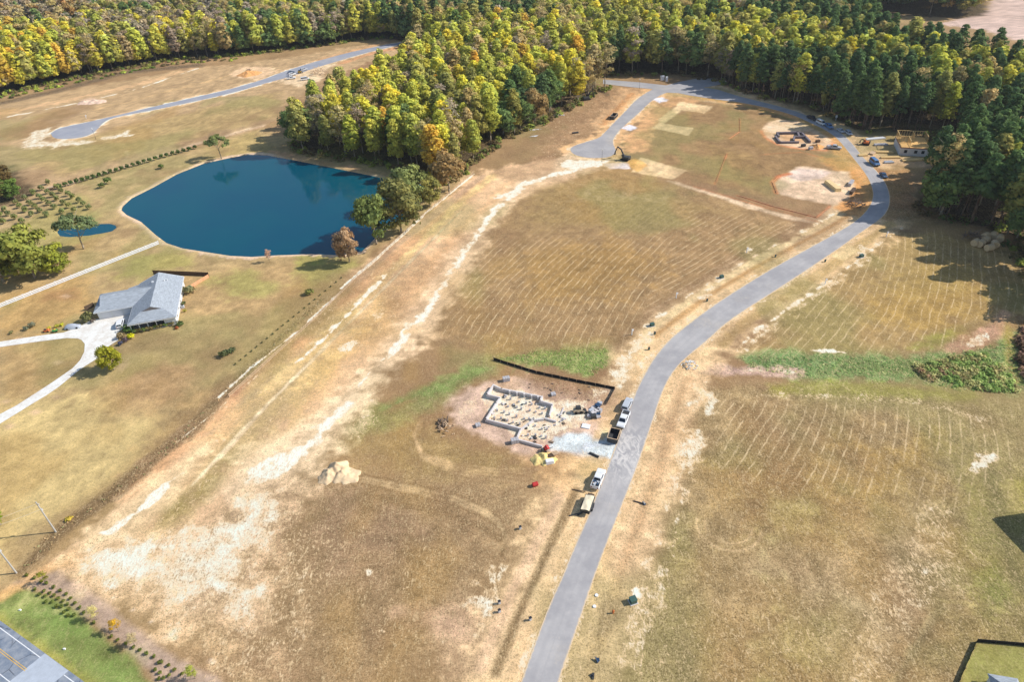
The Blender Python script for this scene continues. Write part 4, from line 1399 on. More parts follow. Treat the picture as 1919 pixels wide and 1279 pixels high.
# a dense row of stems along the visible woodland edges
for zone, edge, spec, step, dep in (('right', RIGHT_EDGE[3:9] + RIGHT_EDGE[12:19], species_right, 5.0, 2.0), ('right', RIGHT_EDGE[5:9] + RIGHT_EDGE[12:19], species_right, 6.0, 5.5), ('left', LEFT_EDGE, species_left, 6.5, 3.0)):
    p = resample(G2(edge), 400, 0)
    L = sum(math.dist(a, b) for a, b in zip(p[:-1], p[1:]))
    for k in range(int(L / step)):
        q = p[min(399, int(400 * (k + TR.random() * .7) * step / L))]
        x, y = q[0] + TR.uniform(-1, 1), q[1] + dep + TR.uniform(-1.5, 1.5)
        h = TR.uniform(15, 21)
        px, py = proj(x, y, h * .85)
        bpx, bpy_ = proj(x, y, 0)
        if 1630 < bpx < 1782 and 253 < bpy_ < 346 or 1630 < bpx < 1736 and 253 < bpy_ < 412:
            continue
        if bpx > 1735 and bpy_ > 330:
            h = TR.uniform(21, 26)
        if -40 < px < 2000:
            cand.append((math.hypot(x, y), zone, x, y, h, px, py, spec(px, py, TR)))
cand.sort(key=lambda c: c[0])
ZTXT = {'island': ('in the grove beside the pond', 'grove beside the pond'), 'right': ('in the woods right of the road', 'woods right of the road'),
        'left': ('in the upper left tree line', 'tree line at upper left')}
count = {'pine': 0, 'leafy': 0, 'bare': 0}
far = {}
for d, zone, x, y, h, px, py, sp in cand:
    kind = 'pine' if sp == 'pine' else ('bare' if sp in ('grey brown', 'tan') and TR.random() < .62 else ('round' if sp in ('green', 'dark green', 'rust') and TR.random() < .6 else 'poplar'))
    if kind == 'round':
        h = min(h * .8, 17)
    cls = kind if kind in ('pine', 'bare') else 'leafy'
    lim = 295
    if count[cls] < lim and -25 < px < 1975 and py > -30:
        count[cls] += 1
        txt, grp = ZTXT[zone]
        nm = {'pine': 'dark green pine', 'bare': 'thin half-bare tree with %s leaves' % sp}.get(kind, '%s tree with a %s crown' % ({'poplar': 'tall', 'round': 'rounded'}.get(kind), {'lime': 'yellow-green', 'yellow': 'bright yellow', 'rust': 'rusty brown'}.get(sp, sp)))
        tree(kind, sp, x, y, h, '%s %s' % (nm, txt), '%s %s' % (sp if sp != 'pine' else 'pines', 'in the ' + grp) if kind != 'bare' else 'half-bare trees in the ' + grp, wide=TR.uniform(1.0, 1.36))
    else:
        far.setdefault((zone, 'pine' if kind == 'pine' else 'leafy'), []).append((kind, sp, x, y, h))
print('TREES', count, {k: len(v) for k, v in far.items()})
for (zone, cls), lst in far.items():
    V, Cc = [], []
    tv = MB()
    for kind, sp, x, y, h in lst:
        v, cl, H = LO[kind, TR.randrange(4)]
        s = h / H
        a = TR.uniform(0, 6.28)
        ca, sa = math.cos(a) * s * 1.25, math.sin(a) * s * 1.25
        V.append(np.stack([v[:, 0] * ca - v[:, 1] * sa + x, v[:, 0] * sa + v[:, 1] * ca + y, v[:, 2] * s], 1))
        Cc.append(cl * np.array(jitter(LEAF[sp], TR)[:3])[None, :])
    me = quad_mesh('distant_woods', np.concatenate(V), np.concatenate(Cc), M_LEAF)
    o = bpy.data.objects.new('distant_woods', me)
    COL.objects.link(o)
    struct(o, 'stuff')

# ---------------------------------------------------------------- undergrowth (nobody could count it)


def brush(name, spots, size, colours, per, leaf=.5, gain=1.6):
    """low growth as loose leaf clumps: spots are (x, y, radius, height)"""
    rng = np.random.RandomState(len(spots) + per)
    V, Cc = [], []
    for x, y, r, h in spots:
        n = per
        d = rng.normal(size=(n, 3))
        d /= np.linalg.norm(d, axis=1, keepdims=True)
        d[:, 2] = np.abs(d[:, 2])
        cent = d * (.5 + .5 * rng.rand(n, 1)) * np.array([r, r, h]) + np.array([x, y, .05])
        V.append(leaf_quads(cent, d * .6 + np.array([.25, 0, .8]) + rng.normal(size=(n, 3)) * .4, leaf * size, rng))
        c = np.array(colours[rng.randint(len(colours))]) * (.75 + .5 * rng.rand()) * gain
        Cc.append(np.repeat(c[None, :] * (.7 + .6 * rng.rand(n, 1)), 4, 0))
    o = bpy.data.objects.new(name, quad_mesh(name, np.concatenate(V), np.concatenate(Cc), M_LEAF))
    COL.objects.link(o)
    return struct(o, 'stuff')


def along(pts, step, width, r, h, world=False):
    p = pts if world else G2(pts)
    L = sum(math.dist(a, b) for a, b in zip(p[:-1], p[1:]))
    q = resample(p, 500, 0)
    out = []
    for k in range(int(L / step)):
        b = q[min(499, int(500 * (k + TR.random()) * step / L))]
        s = TR.uniform(.6, 1.3)
        out.append((b[0] + TR.uniform(-width, width), b[1] + TR.uniform(-width, width), r * s, h * s))
    return out


def within(poly, step, r, h, world=False):
    out = []
    for x, y in scatter(poly if world else G2(poly), step, prng, .45):
        s = TR.uniform(.5, 1.35)
        out.append((x, y, r * s, h * s))
    return out


brush('undergrowth', along(LEFT_EDGE, 1.6, 4.5, 1.9, 2.2) + along([(q[0], q[1] + 7) for q in LEFT_EDGE[:6]], 2.2, 3, 1.5, 1.2), 1.6, [C(96, 112, 52), C(128, 128, 62), C(112, 100, 66), C(140, 150, 60), C(92, 80, 60)], 34)
brush('undergrowth', along(RIGHT_EDGE[:9], 2.2, 4, 1.8, 1.9) + along(RIGHT_EDGE[10:], 2.0, 3.5, 1.8, 2.2) + along(ISLAND, 1.6, 3.0, 1.9, 2.4), 1.6, [C(92, 104, 54), C(110, 100, 62), C(124, 130, 60), C(104, 88, 60)], 34)
brush('brush_thicket', within([(1700, 690), (1760, 676), (1840, 660), (1885, 690), (1915, 738), (1800, 728)], 1.5, 1.15, .9), .7, [C(130, 142, 84), C(118, 134, 76), C(134, 124, 84), C(150, 146, 98), C(110, 128, 70)], 60, gain=2.1)
brush('brush_thicket', within([(1710, 692), (1790, 682), (1795, 704), (1740, 712)], 1.5, 1.2, 1.0), .7, [C(130, 106, 80), C(122, 116, 76)], 44, gain=2.0)
brush('tall_grass', within([(1390, 670), (1560, 668), (1720, 672), (1840, 652), (1895, 640), (1925, 735), (1800, 735), (1700, 704), (1500, 708), (1400, 690)], 1.3, .7, .22), .34, [C(126, 150, 90), C(146, 164, 104), C(116, 140, 80), C(176, 174, 124)], 16)
brush('tall_grass', within([(935, 674), (1010, 658), (1140, 654), (1136, 690), (1108, 704), (1040, 690)], 1.1, .6, .14), .3, [C(136, 158, 84), C(158, 172, 100), C(122, 150, 76)], 12)
brush('weedy_verge', along([(605, 560), (520, 640), (440, 720), (360, 800)], 1.0, .9, .22, .14) + along([(360, 800), (220, 920), (120, 990), (40, 1070)], .5, 1.8, .22, .18), .3, [C(150, 128, 92), C(130, 112, 80), C(172, 146, 108), C(134, 130, 90)], 14)
brush_off = (lambda *q: None)
brush_off('weed_field', within([(1690, 1205), (1760, 1135), (1935, 1150), (1935, 1210), (1830, 1198), (1785, 1285), (1655, 1300)], .7, .45, .22), .4, [C(186, 156, 112), C(166, 142, 102), C(200, 172, 126), C(150, 138, 92)], 14)
brush_off('weed_field', along([(1862, 890), (1868, 950), (1885, 1020), (1905, 1080), (1930, 1110)], .4, 1.6, .45, .4), .45, [C(150, 132, 96), C(166, 144, 104), C(134, 122, 84)], 16)
brush('brush_thicket', within([(1912, 620), (1960, 600), (1965, 740), (1918, 712), (1908, 680)], 1.6, 1.5, 1.7), 1.1, [C(120, 94, 80), C(138, 112, 92), C(104, 84, 66)], 60)

# ---------------------------------------------------------------- trees that stand by themselves


def lone(kind, color, px, py, h, label, wide=1.0, group=None, name=None, var=None):
    if not isinstance(color, str):
        color = tuple(min(.8, q * 1.3) for q in color)
    p = G(px, py)
    return tree(kind, color, p.x, p.y, h, label, group, wide, name, var)


lone('open', C(118, 126, 80), 157, 467, 14, 'spreading grey-green tree between the orchard and the small pond', 1.0)
lone('open', C(132, 138, 88), 415, 297, 12, 'lone spreading oak mirrored at the far shore of the pond', .85)
lone('round', C(148, 150, 72), 66, 522, 19, 'big round yellow-green tree left of the white fence', 1.15)
lone('round', C(126, 134, 66), 8, 530, 18, 'big olive tree cut by the left edge of the photo', 1.2)
lone('round', C(150, 152, 60), 110, 512, 11, 'small yellow-green tree at the right of the two big ones', 1.1)
lone('round', C(120, 126, 66), 30, 500, 13, 'olive tree standing behind the big yellow-green one', 1.0)
lone('round', C(100, 122, 62), 26, 372, 9, 'green bushy tree at the end of the small wood at far left', 1.1)
lone('round', C(112, 106, 62), -6, 378, 11, 'brownish green tree of the small wood at far left', 1.1)
lone('round', C(118, 96, 60), 10, 350, 10, 'russet tree behind the green ones of the small wood at far left', 1.0)
lone('round', C(104, 118, 58), -24, 350, 13, 'dark green tree rearmost in the small wood at far left', 1.0)
lone('round', C(124, 132, 76), 706, 458, 19, 'round grey-green oak at the near right shore of the pond', .85)
lone('round', C(142, 136, 78), 752, 436, 20.5, 'tall oak with orange tinge, second of the row along the pond shore', .95)
lone('round', C(136, 142, 82), 772, 392, 18, 'pale green oak, third of the row along the pond shore', .9)
lone('round', C(150, 144, 84), 806, 386, 12, 'low buff-green tree between the pond oaks and the rusty tree', .9)
lone('round', C(150, 128, 82), 842, 362, 18, 'rusty brown oak at the end of the rail fence', .95)
lone('poplar', C(176, 178, 50), 812, 352, 10, 'slim lime-yellow tree at the corner of the grove', .9)
lone('round', C(172, 146, 106), 655, 492, 13, 'small rust-brown tree at the near corner of the pond', .75)
lone('round', C(160, 156, 56), 214, 694, 8, 'bushy yellow-green tree beside the driveway fork', .9)
lone('bare', C(190, 150, 126), 505, 491, 4.6, 'small bare pinkish tree on the near shore of the pond', 1.5)
for px_, py_, h_, c_ in [(1962, 470, 17, 'dark green'), (1950, 548, 13, 'green'), (1978, 575, 16, 'dark green'), (1905, 448, 14, 'green'), (1935, 470, 15, 'dark green'), (1965, 520, 15, 'green')]:
    lone('round', c_, px_, py_, h_, 'dark green broadleaf tree at the right edge beside the hay bales', .95, 'trees beside the hay bales')
# ---------------------------------------------------------------- small plants
SHRUB = []
for i in range(4):
    v, cl, H = crown_arrays('shrub', 900 + i, 150, .38)
    SHRUB.append(quad_mesh('shrub', v, cl, M_LEAF))


def shrub(px, py, h, color, label, group=None, wide=1.0, name='shrub', cat='shrub'):
    p = G(px, py)
    o = bpy.data.objects.new(name, TR.choice(SHRUB))
    COL.objects.link(o)
    o.location = (p.x, p.y, 0)
    o.rotation_euler = (0, 0, TR.uniform(0, 6.28))
    o.scale = (h / 1.75 * wide, h / 1.75 * wide, h / 1.75)
    o.color = jitter(tuple(min(.8, q * 1.35) for q in color), TR, .1)
    return tag(o, label, cat, group)


a_, b_ = (113, 353), (366, 279)
for i in range(25):
    f = i / 24
    shrub(a_[0] + (b_[0] - a_[0]) * f, a_[1] + (b_[1] - a_[1]) * f + TR.uniform(-.6, .6), 2.2, C(84, 102, 56), 'dark evergreen shrub in the hedge row beside the pale track', 'hedge row of evergreens', .75, 'evergreen_shrub')
ORCH = [(92, 345), (108, 354), (117, 361), (128, 367), (138, 373), (149, 380), (157, 386), (168, 393), (80, 357), (91, 364), (101, 370), (109, 377), (121, 383), (131, 391), (142, 399),
        (64, 365), (74, 373), (83, 379), (93, 385), (104, 392), (118, 401), (48, 375), (58, 384), (67, 391), (76, 398), (88, 406), (30, 384), (39, 390), (48, 398), (60, 406), (8, 397), (17, 404), (29, 411), (42, 418), (3, 408), (8, 420)]
for px_, py_ in ORCH:
    shrub(px_ + TR.uniform(-1.5, 1.5), py_ + TR.uniform(-.8, .8), 2.6, C(128, 132, 82), 'small olive-green fruit tree planted in rows left of the pond', 'young orchard rows', .7, 'orchard_tree', 'tree')
for k, (px_, py_, h_) in enumerate([(192, 352, 2.6), (203, 345, 3.2)]):
    shrub(px_, py_, h_, C(92, 108, 60), ['smaller of two dark young trees between hedge and pond', 'taller of two dark young trees between hedge and pond'][k], None, .85, 'young_tree', 'tree')
shrub(303, 316, 2.4, C(96, 110, 58), 'lone dark bush between the hedge row and the pond', None, .9)
a_, b_ = (442, 684), (640, 522)
for i in range(21):
    f = i / 20
    shrub(a_[0] + (b_[0] - a_[0]) * f, a_[1] + (b_[1] - a_[1]) * f, 0.6, C(104, 108, 72), 'tiny dark seedling in the row along the yard boundary', 'seedlings along the yard boundary', .8, 'seedling', 'shrub')
shrub(580, 552, 1.8, C(118, 116, 66), 'olive bush near the seedlings below the pond', None, 1.3)
for k, (px_, py_, h_) in enumerate([(420, 668, 1.9), (430, 663, 1.6), (437, 659, 1.3)]):
    shrub(px_, py_, h_, C(96, 102, 66), ['largest', 'middle', 'smallest'][k] + ' of three grey-green bushes in the yard below the house', None, 1.15)
# around the house
for k, (px_, py_, h_, c_, l_) in enumerate([
        (167, 602, 3.0, C(120, 116, 72), 'tall grassy bush left of the garage doors'), (175, 605, 1.3, C(116, 108, 92), 'grey mound shrub at the foot of the bush by the garage'),
        (247, 635, 1.7, C(228, 196, 40), 'bright yellow bush at the front corner of the house'), (228, 634, 1.9, C(150, 128, 92), 'brownish bush beside the driveway apron'),
        (237, 640, 1.5, C(120, 98, 104), 'purple-brown bush beside the yellow bush'), (227, 647, 1.3, C(88, 90, 104), 'dark round bush behind the driveway tree'),
        (243, 622, 2.6, C(98, 122, 60), 'upright green shrub at the porch corner'), (356, 550, 3.0, C(128, 126, 84), 'grey-green shrub at the right wall of the house'),
        (347, 585, 1.0, C(176, 166, 78), 'low yellowish shrub beside the right wall'), (338, 611, 1.8, C(92, 106, 58), 'dark green shrub at the front right house corner'),
        (332, 617, .9, C(170, 104, 66), 'small orange-brown shrub at the end of the porch bed'), (345, 572, 1.3, C(100, 110, 66), 'small dark shrub by the air conditioner'),
        (22, 626, 1.0, C(146, 144, 96), 'pale tuft at the far left of the driveway bed'), (50, 619, 1.4, C(126, 126, 96), 'grey-green clump in the driveway bed'),
        (62, 613, 1.8, C(132, 130, 100), 'tall grey clump in the driveway bed'), (93, 617, 1.0, C(206, 186, 80), 'yellow tuft behind the orange mower'),
        (108, 614, 1.1, C(196, 186, 80), 'yellow-green tuft behind the green cart'), (117, 611, 1.0, C(210, 196, 70), 'bright yellow tuft beside the covered car')]):
    shrub(px_, py_, h_, c_, l_)
for i in range(12):
    f = i / 11
    shrub(252 + 72 * f, 624 - 14 * f + TR.uniform(-1, 1), 1.25, C(122, 112, 72) if i % 3 else C(98, 112, 60), 'clipped brown-green shrub in the bed before the porch', 'porch bed shrubs', 1.0)
# planting bed in the near corner
S = 300 / 1752.0
BEDS = [(300, 120), (385, 150), (460, 190), (515, 205), (595, 250), (665, 288), (730, 325), (780, 372), (830, 428), (880, 475), (925, 530), (1035, 640), (1225, 790), (1295, 830), (1385, 868), (1465, 910),
        (1535, 940), (1610, 975), (1690, 1012), (390, 275), (440, 330), (490, 295), (500, 350), (550, 315), (600, 340), (645, 375), (510, 410), (580, 410), (700, 402), (745, 438), (630, 460), (680, 460), (765, 490),
        (710, 525), (755, 560), (820, 555), (1750, 1075)]
for x_, y_ in BEDS:
    shrub(x_ * S, 1060 + y_ * S, .72, C(112, 120, 58), 'small dark green shrub planted in the mulch bed by the corner road', 'mulch bed shrubs', .8, 'bed_shrub')
S2 = 260 / 1858.0
for x_, y_ in [(740, 1025), (835, 1068), (915, 1130), (1015, 1185), (660, 1130), (720, 1170), (770, 1240), (840, 1205), (705, 1250)]:
    shrub(200 + x_ * S2, 1100 + y_ * S2, .72, C(116, 122, 60), 'small dark green shrub planted in the mulch bed by the corner road', 'mulch bed shrubs', .8, 'bed_shrub')
for k, (px_, py_, c_, l_) in enumerate([(87, 1094, C(150, 146, 60), 'young olive tree at the head of the mulch bed'), (223, 1184, C(214, 166, 50), 'golden sapling in the middle of the mulch bed'),
                                       (182, 1162, C(196, 182, 120), 'thin pale sapling between the olive and golden ones'), (366, 1273, C(156, 166, 72), 'lime-green sapling at the lower end of the mulch bed'),
                                       (254, 1212, C(180, 160, 120), 'leafless staked sapling in the lower mulch bed')]):
    lone('bare', c_, px_, py_, 3.6, l_, 1.5, None, 'sapling')
lone('poplar', C(160, 176, 50), 2, 985, 5.5, 'yellow-green tree at the left edge beside the pole wire', 1.3)
shrub(130, 975, .8, C(228, 176, 72), 'tiny golden bush beside the weedy verge near the pole', None, 1.6)
# ---------------------------------------------------------------- materials for built things
M_WHITE = mat('white_paint', (.78, .78, .77), .45, .05, 4.0, spec=.5)
M_SILVER = mat('silver_paint', (.50, .52, .55), .35, .05, 4.0, spec=.5)
M_BLUEP = mat('blue_paint', (.10, .22, .42), .4, .06, 4.0, spec=.5)
M_DKBLUE = mat('dark_blue_paint', (.03, .07, .14), .4, .06, 4.0, spec=.5)
M_BLACKP = mat('black_paint', (.03, .03, .035), .45, .1, 4.0, spec=.5)
M_RED = mat('red_paint', (.55, .045, .04), .5, .12, 3.0)
M_ORANGE = mat('orange_paint', (.62, .17, .05), .5, .12, 3.0)
M_YELLOW = mat('yellow_paint', (.68, .44, .06), .5, .12, 3.0)
M_GREENP = mat('green_paint', (.08, .30, .07), .5, .12, 3.0)
M_TEAL = mat('green_steel', (.055, .11, .09), .55, .15, 3.0)
M_TAN = mat('dusty_tan_paint', (.58, .46, .32), .7, .15, 2.0)
M_GLASS = mat('dark_glass', (.02, .03, .045), .08, .1, 2.0, spec=.6)
M_TYRE = mat('tyre_rubber', (.025, .025, .025), .9, .2, 5.0)
M_RIM = mat('wheel_rim', (.45, .45, .46), .4, .1, 5.0)
M_STEEL = mat('dark_steel', (.06, .06, .06), .6, .25, 3.0)
M_LAMP = mat('lamp_glass', (.7, .7, .66), .3, .05, 5.0)
M_TAIL = mat('tail_lamp', (.4, .02, .02), .4, .05, 5.0)
M_WOOD = mat('weathered_wood', C(196, 168, 136), .85, .25, 3.0, .2, streak=(1, 1, .3))
M_LUMBER = mat('fresh_lumber', C(226, 190, 130), .8, .18, 4.0, streak=(.3, 2, 2))
M_OSB = mat('sheathing_board', C(228, 176, 108), .85, .2, 3.0)
M_WRAP = mat('house_wrap', (.62, .60, .60), .7, .08, 1.0)
M_VINYL = mat('white_vinyl', (.82, .82, .82), .5, .04, 2.0)
M_SIDING = mat('white_siding', (.72, .72, .71), .6, .08, 6.0, streak=(.2, .2, 8))
M_SHING = mat('grey_shingle', C(156, 162, 168), .9, .30, 1.6, .5, streak=(.5, .5, 5))
M_TRIM = mat('white_trim', (.75, .75, .74), .5, .05, 4.0)
M_BLOCK = mat('concrete_block', C(206, 198, 194), .9, .14, 3.0, .2)
M_CMUD = mat('grey_block', C(176, 172, 172), .9, .18, 3.0, .2)
M_DIRT = mat('piled_dirt', C(226, 192, 152), 1.0, .22, .9, .6)
M_PDIRT = mat('pinkish_dirt', C(226, 190, 164), 1.0, .2, .9, .6)
M_ODIRT = mat('orange_dirt', C(220, 160, 100), 1.0, .2, .9, .6)
M_SANDP = mat('golden_sand', C(230, 200, 130), 1.0, .15, 1.2, .4)
M_PALE = mat('pale_gravel', C(236, 228, 220), 1.0, .12, 1.5, .5)
M_SILT = mat('black_fabric', (.016, .016, .018), .85, .25, 1.2)
M_OFEN = mat('orange_mesh', C(214, 158, 120), .9, .25, 2.0)
M_HAY = mat('hay', C(206, 178, 138), 1.0, .25, 4.0, .5, streak=(1, 1, 3))
M_STUMP = mat('root_wood', C(132, 112, 94), 1.0, .35, 3.0, .5)
M_POLE = mat('grey_pole_wood', C(176, 172, 164), .9, .2, 2.0, .2, streak=(3, 3, .2))
M_SHADE = mat('shaded_wall', C(120, 112, 108), .8, .15, 1.5)  # porch shade put into the wall colour, used on the gable triangles too
M_DOORB = mat('garage_door_white', (.70, .70, .72), .5, .05, 3.0, streak=(.1, .1, 6))
M_DARKW = mat('dark_stained_wood', C(96, 78, 62), .85, .25, 2.0)

# ---------------------------------------------------------------- vehicles (front towards +x)


def lathe_wheel(par, x, y, r, wd):
    wv = MB().tube((x, y - wd / 2, r), (x, y + wd / 2, r), r, n=14).build('wheel', M_TYRE, par)
    s = 1 if y > 0 else -1
    MB().tube((x, y + s * wd * .3, r), (x, y + s * (wd / 2 + .02), r), r * .6, n=10).build('rim', M_RIM, wv)


def vehicle(kind, paint, label, px, py, hx, hy, cat=None, load=None, scale=1.0, name=None):
    """vehicle standing at (px, py), its nose pointing to (hx, hy)"""
    a, b = G(px, py), G(hx, hy)
    t = thing(name or {'pickup': 'pickup_truck', 'van': 'van', 'suv': 'parked_car', 'car': 'parked_car'}[kind], label, cat or {'pickup': 'pickup truck', 'van': 'van'}.get(kind, 'car'), a, heading(a, b))
    t.scale = (scale,) * 3
    if kind == 'pickup':
        L, Wd, h0, hb, hc = 5.9, 1.98, .42, 1.12, 1.92
        body = [(-2.95, .5), (-2.95, 1.12), (-1.0, 1.12), (.95, 1.14), (2.55, 1.10), (2.92, .95), (2.95, .5), (2.5, .4), (-2.6, .4)]
        cab = [(-.95, 1.12), (-.80, 1.86), (-.6, 1.92), (.55, 1.92), (.75, 1.84), (1.45, 1.13)]
        wx = (1.85, -1.75)
    elif kind == 'van':
        body = [(-2.7, .5), (-2.72, 1.25), (1.5, 1.25), (2.55, 1.12), (2.7, .9), (2.7, .5), (2.4, .38), (-2.4, .38)]
        cab = [(-2.7, 1.25), (-2.62, 2.05), (-2.5, 2.1), (.9, 2.1), (1.15, 2.0), (2.05, 1.2)]
        Wd, wx = 1.98, (1.7, -1.7)
    elif kind == 'suv':
        body = [(-2.4, .5), (-2.42, 1.08), (1.2, 1.08), (2.2, 1.0), (2.4, .85), (2.4, .5), (2.1, .36), (-2.1, .36)]
        cab = [(-2.38, 1.08), (-2.2, 1.65), (-2.0, 1.74), (.2, 1.74), (.45, 1.68), (1.2, 1.08)]
        Wd, wx = 1.9, (1.5, -1.5)
    else:
        body = [(-2.35, .5), (-2.38, .92), (-1.6, .98), (1.1, .96), (2.15, .84), (2.35, .7), (2.35, .45), (2.1, .32), (-2.1, .32)]
        cab = [(-1.75, .97), (-1.15, 1.38), (-.9, 1.44), (.1, 1.44), (.35, 1.38), (1.1, .96)]
        Wd, wx = 1.8, (1.42, -1.42)
    h = Wd / 2
    bd = MB().side(body, -h, h, .06)
    bo = bd.build('body', paint, t, .07)
    zb = cab[0][1]
    MB().side(cab, -h + .06, h - .06, .22).build('cab', paint, t, .05)
    zt = max(p[1] for p in cab)

    def ycab(z, o=.012):
        return h - .06 - .22 * (z - zb) + o
    # side glass, windscreen, rear window
    x0 = cab[0][0] + .28
    x1 = cab[-1][0] - .15
    xt0, xt1 = cab[1][0] + .22, cab[-2][0] - .12
    z0, z1 = zb + .07, zt - .14
    for s in (-1, 1):
        MB().quad((x0, s * ycab(z0), z0), (x1 - .15, s * ycab(z0), z0), (xt1, s * ycab(z1), z1), (xt0, s * ycab(z1), z1)).build('side_window', M_GLASS, t)
    a1, a0 = Vector((cab[-2][0], 0, cab[-2][1])), Vector((cab[-1][0], 0, cab[-1][1]))
    n = Vector((a0.z - a1.z, 0, a1.x - a0.x))
    n = Vector((abs(n.x), 0, abs(n.z))).normalized() * .02
    p0, p1 = a0.lerp(a1, .1) + n, a0.lerp(a1, .92) + n
    MB().quad((p0.x, -ycab(p0.z, -.12), p0.z), (p0.x, ycab(p0.z, -.12), p0.z), (p1.x, ycab(p1.z, -.12), p1.z), (p1.x, -ycab(p1.z, -.12), p1.z)).build('windscreen', M_GLASS, t)
    a0, a1 = Vector((cab[0][0], 0, cab[0][1])), Vector((cab[1][0], 0, cab[1][1]))
    p0, p1 = a0.lerp(a1, .15) - Vector((.03, 0, -.01)), a0.lerp(a1, .85) - Vector((.03, 0, -.01))
    MB().quad((p0.x, -ycab(p0.z, -.16), p0.z), (p0.x, ycab(p0.z, -.16), p0.z), (p1.x, ycab(p1.z, -.16), p1.z), (p1.x, -ycab(p1.z, -.16), p1.z)).build('rear_window', M_GLASS, t)
    for x in wx:
        for s in (-1, 1):
            lathe_wheel(t, x, s * (h - .10), .38 if kind != 'car' else .33, .26)
    xf, xr = body[-4][0] if kind == 'pickup' else body[4][0], body[0][0]
    for s in (-1, 1):
        MB().box(xf - .12, s * (h - .45) - .2, .72, xf + .02, s * (h - .45) + .2, .9).build('headlight', M_LAMP, t)
        MB().box(xr - .02, s * (h - .28) - .12, .72, xr + .1, s * (h - .28) + .12, 1.0).build('tail_light', M_TAIL, t)
    MB().box(xf - .1, -h + .12, .45, xf + .07, h - .12, .66).build('bumper', M_STEEL if kind != 'car' else paint, t)
    if kind == 'pickup':
        MB().box(-2.8, -h + .16, 1.121, -1.1, h - .16, 1.128).build('bed_liner', M_STEEL, t)
        w_ = MB()
        w_.box(-2.92, -h + .06, 1.12, -1.02, -h + .15, 1.34).box(-2.92, h - .15, 1.12, -1.02, h - .06, 1.34).box(-2.93, -h + .15, 1.12, -2.85, h - .15, 1.34)
        w_.build('bed_side', paint, t)
    return t


V = vehicle
V('suv', M_SILVER, 'silver white car on the road edge, nearest to the end of the black fence', 1175, 762, 1186, 739)
V('pickup', M_WHITE, 'white pickup on the road edge just behind the black open dumpster', 1168, 791, 1152, 828)
pk = V('pickup', M_WHITE, 'white pickup with a loaded bed, parked in front of the tan dump trailer', 1121, 902, 1134, 870)
a, b = G(1121, 902), G(1134, 870)
fw = (b - a).normalized()
rnd = random.Random(3)
for i in range(9):
    q = a - fw * rnd.uniform(1.3, 2.5) + Vector((-fw.y, fw.x, 0)) * rnd.uniform(-.6, .6)
    s = rnd.uniform(.14, .3)
    o = MB().box(-s, -s * .7, 0, s, s * .7, s * 1.1).build('tool_box', rnd.choice([M_RED, M_STEEL, M_WOOD, M_SILVER, M_DKBLUE]), None, .03)
    o.location = (q.x, q.y, 1.13)
    o.rotation_euler = (0, 0, rnd.uniform(0, 3))
    tag(o, 'small tool case lying in the bed of the white pickup by the trailer', 'tool box', 'gear in the pickup bed')
V('suv', M_WHITE, 'white car parked under the house wall on the driveway', 227, 610, 231, 593)
V('pickup', M_SILVER, 'silver pickup beside the orange dirt heap of the far block foundation', 1563, 279, 1585, 281)
V('van', M_BLUEP, 'blue and white truck in the tree shade before the framed house', 1638, 308, 1650, 318, scale=1.1, name='delivery_truck', cat='truck')
V('car', M_DKBLUE, 'dark teal car alone in the shade, nearest on the far bend', 1655, 331, 1661, 337)
V('pickup', M_BLUEP, 'pale blue pickup in the shade beside the far road verge', 1553, 239, 1562, 246)
V('suv', M_SILVER, 'grey white car in the shade where the sunlit road begins', 1590, 252, 1600, 260)
V('pickup', M_BLACKP, 'dark truck in the shade farthest along the forest road', 1521, 224, 1532, 229)
V('van', M_WHITE, 'pale truck in the shade between the dark truck and the pale blue pickup', 1538, 233, 1548, 238)
V('car', M_SILVER, 'silver car in the shade between the pale blue pickup and the sunlit road', 1575, 247, 1584, 253)
V('pickup', M_WHITE, 'white pickup nearest of the vehicles on the far upper road', 546, 148, 562, 146)
V('suv', M_WHITE, 'white car just behind the nearest pickup on the far upper road', 548, 141, 564, 138)
V('car', M_DKBLUE, 'dark car beside the yellow machine on the far upper road', 546, 137, 560, 134)
V('suv', M_SILVER, 'pale blue car farthest along the far upper road', 570, 132, 586, 128)
V('van', M_WHITE, 'white van half hidden by the grove on the far upper road', 572, 150, 588, 148)

# covered car: a car under a grey sheet
a, b = G(137, 615), G(152, 613)
t = thing('covered_car', 'car under a wrinkled silver grey cover at the driveway edge', 'covered car', a, heading(a, b))
mc = MB()
secs = [(-2.3, .75, .7), (-1.9, .9, 1.05), (-1.2, .95, 1.42), (0, .97, 1.5), (.8, .95, 1.3), (1.3, .95, 1.0), (2.1, .88, .85), (2.35, .7, .5)]
vs, fs = [], []
for i, (x, hw, hh) in enumerate(secs):
    for k in range(9):
        an = math.pi * k / 8
        vs.append((x + rnd.uniform(-.06, .06), -hw * math.cos(an) * (1.0 if k in (0, 8) else .95) + rnd.uniform(-.03, .03), hh * (math.sin(an) ** .55) + rnd.uniform(-.03, .03) if 0 < k < 8 else .06))
for i in range(len(secs) - 1):
    for k in range(8):
        o_ = i * 9 + k
        fs.append((o_, o_ + 1, o_ + 10, o_ + 9))
fs += [tuple(range(9)), tuple(range(63, 72))]
mc.add(vs, fs).build('car_cover', mat('silver_sheet', (.42, .45, .50), .35, .15, 3.0, .3, spec=.6), t, smooth=True)
for x in (-1.4, 1.4):
    for s in (-1, 1):
        MB().tube((x, s * .78, .3), (x, s * 1.0, .3), .3, n=12).build('wheel', M_TYRE, t)

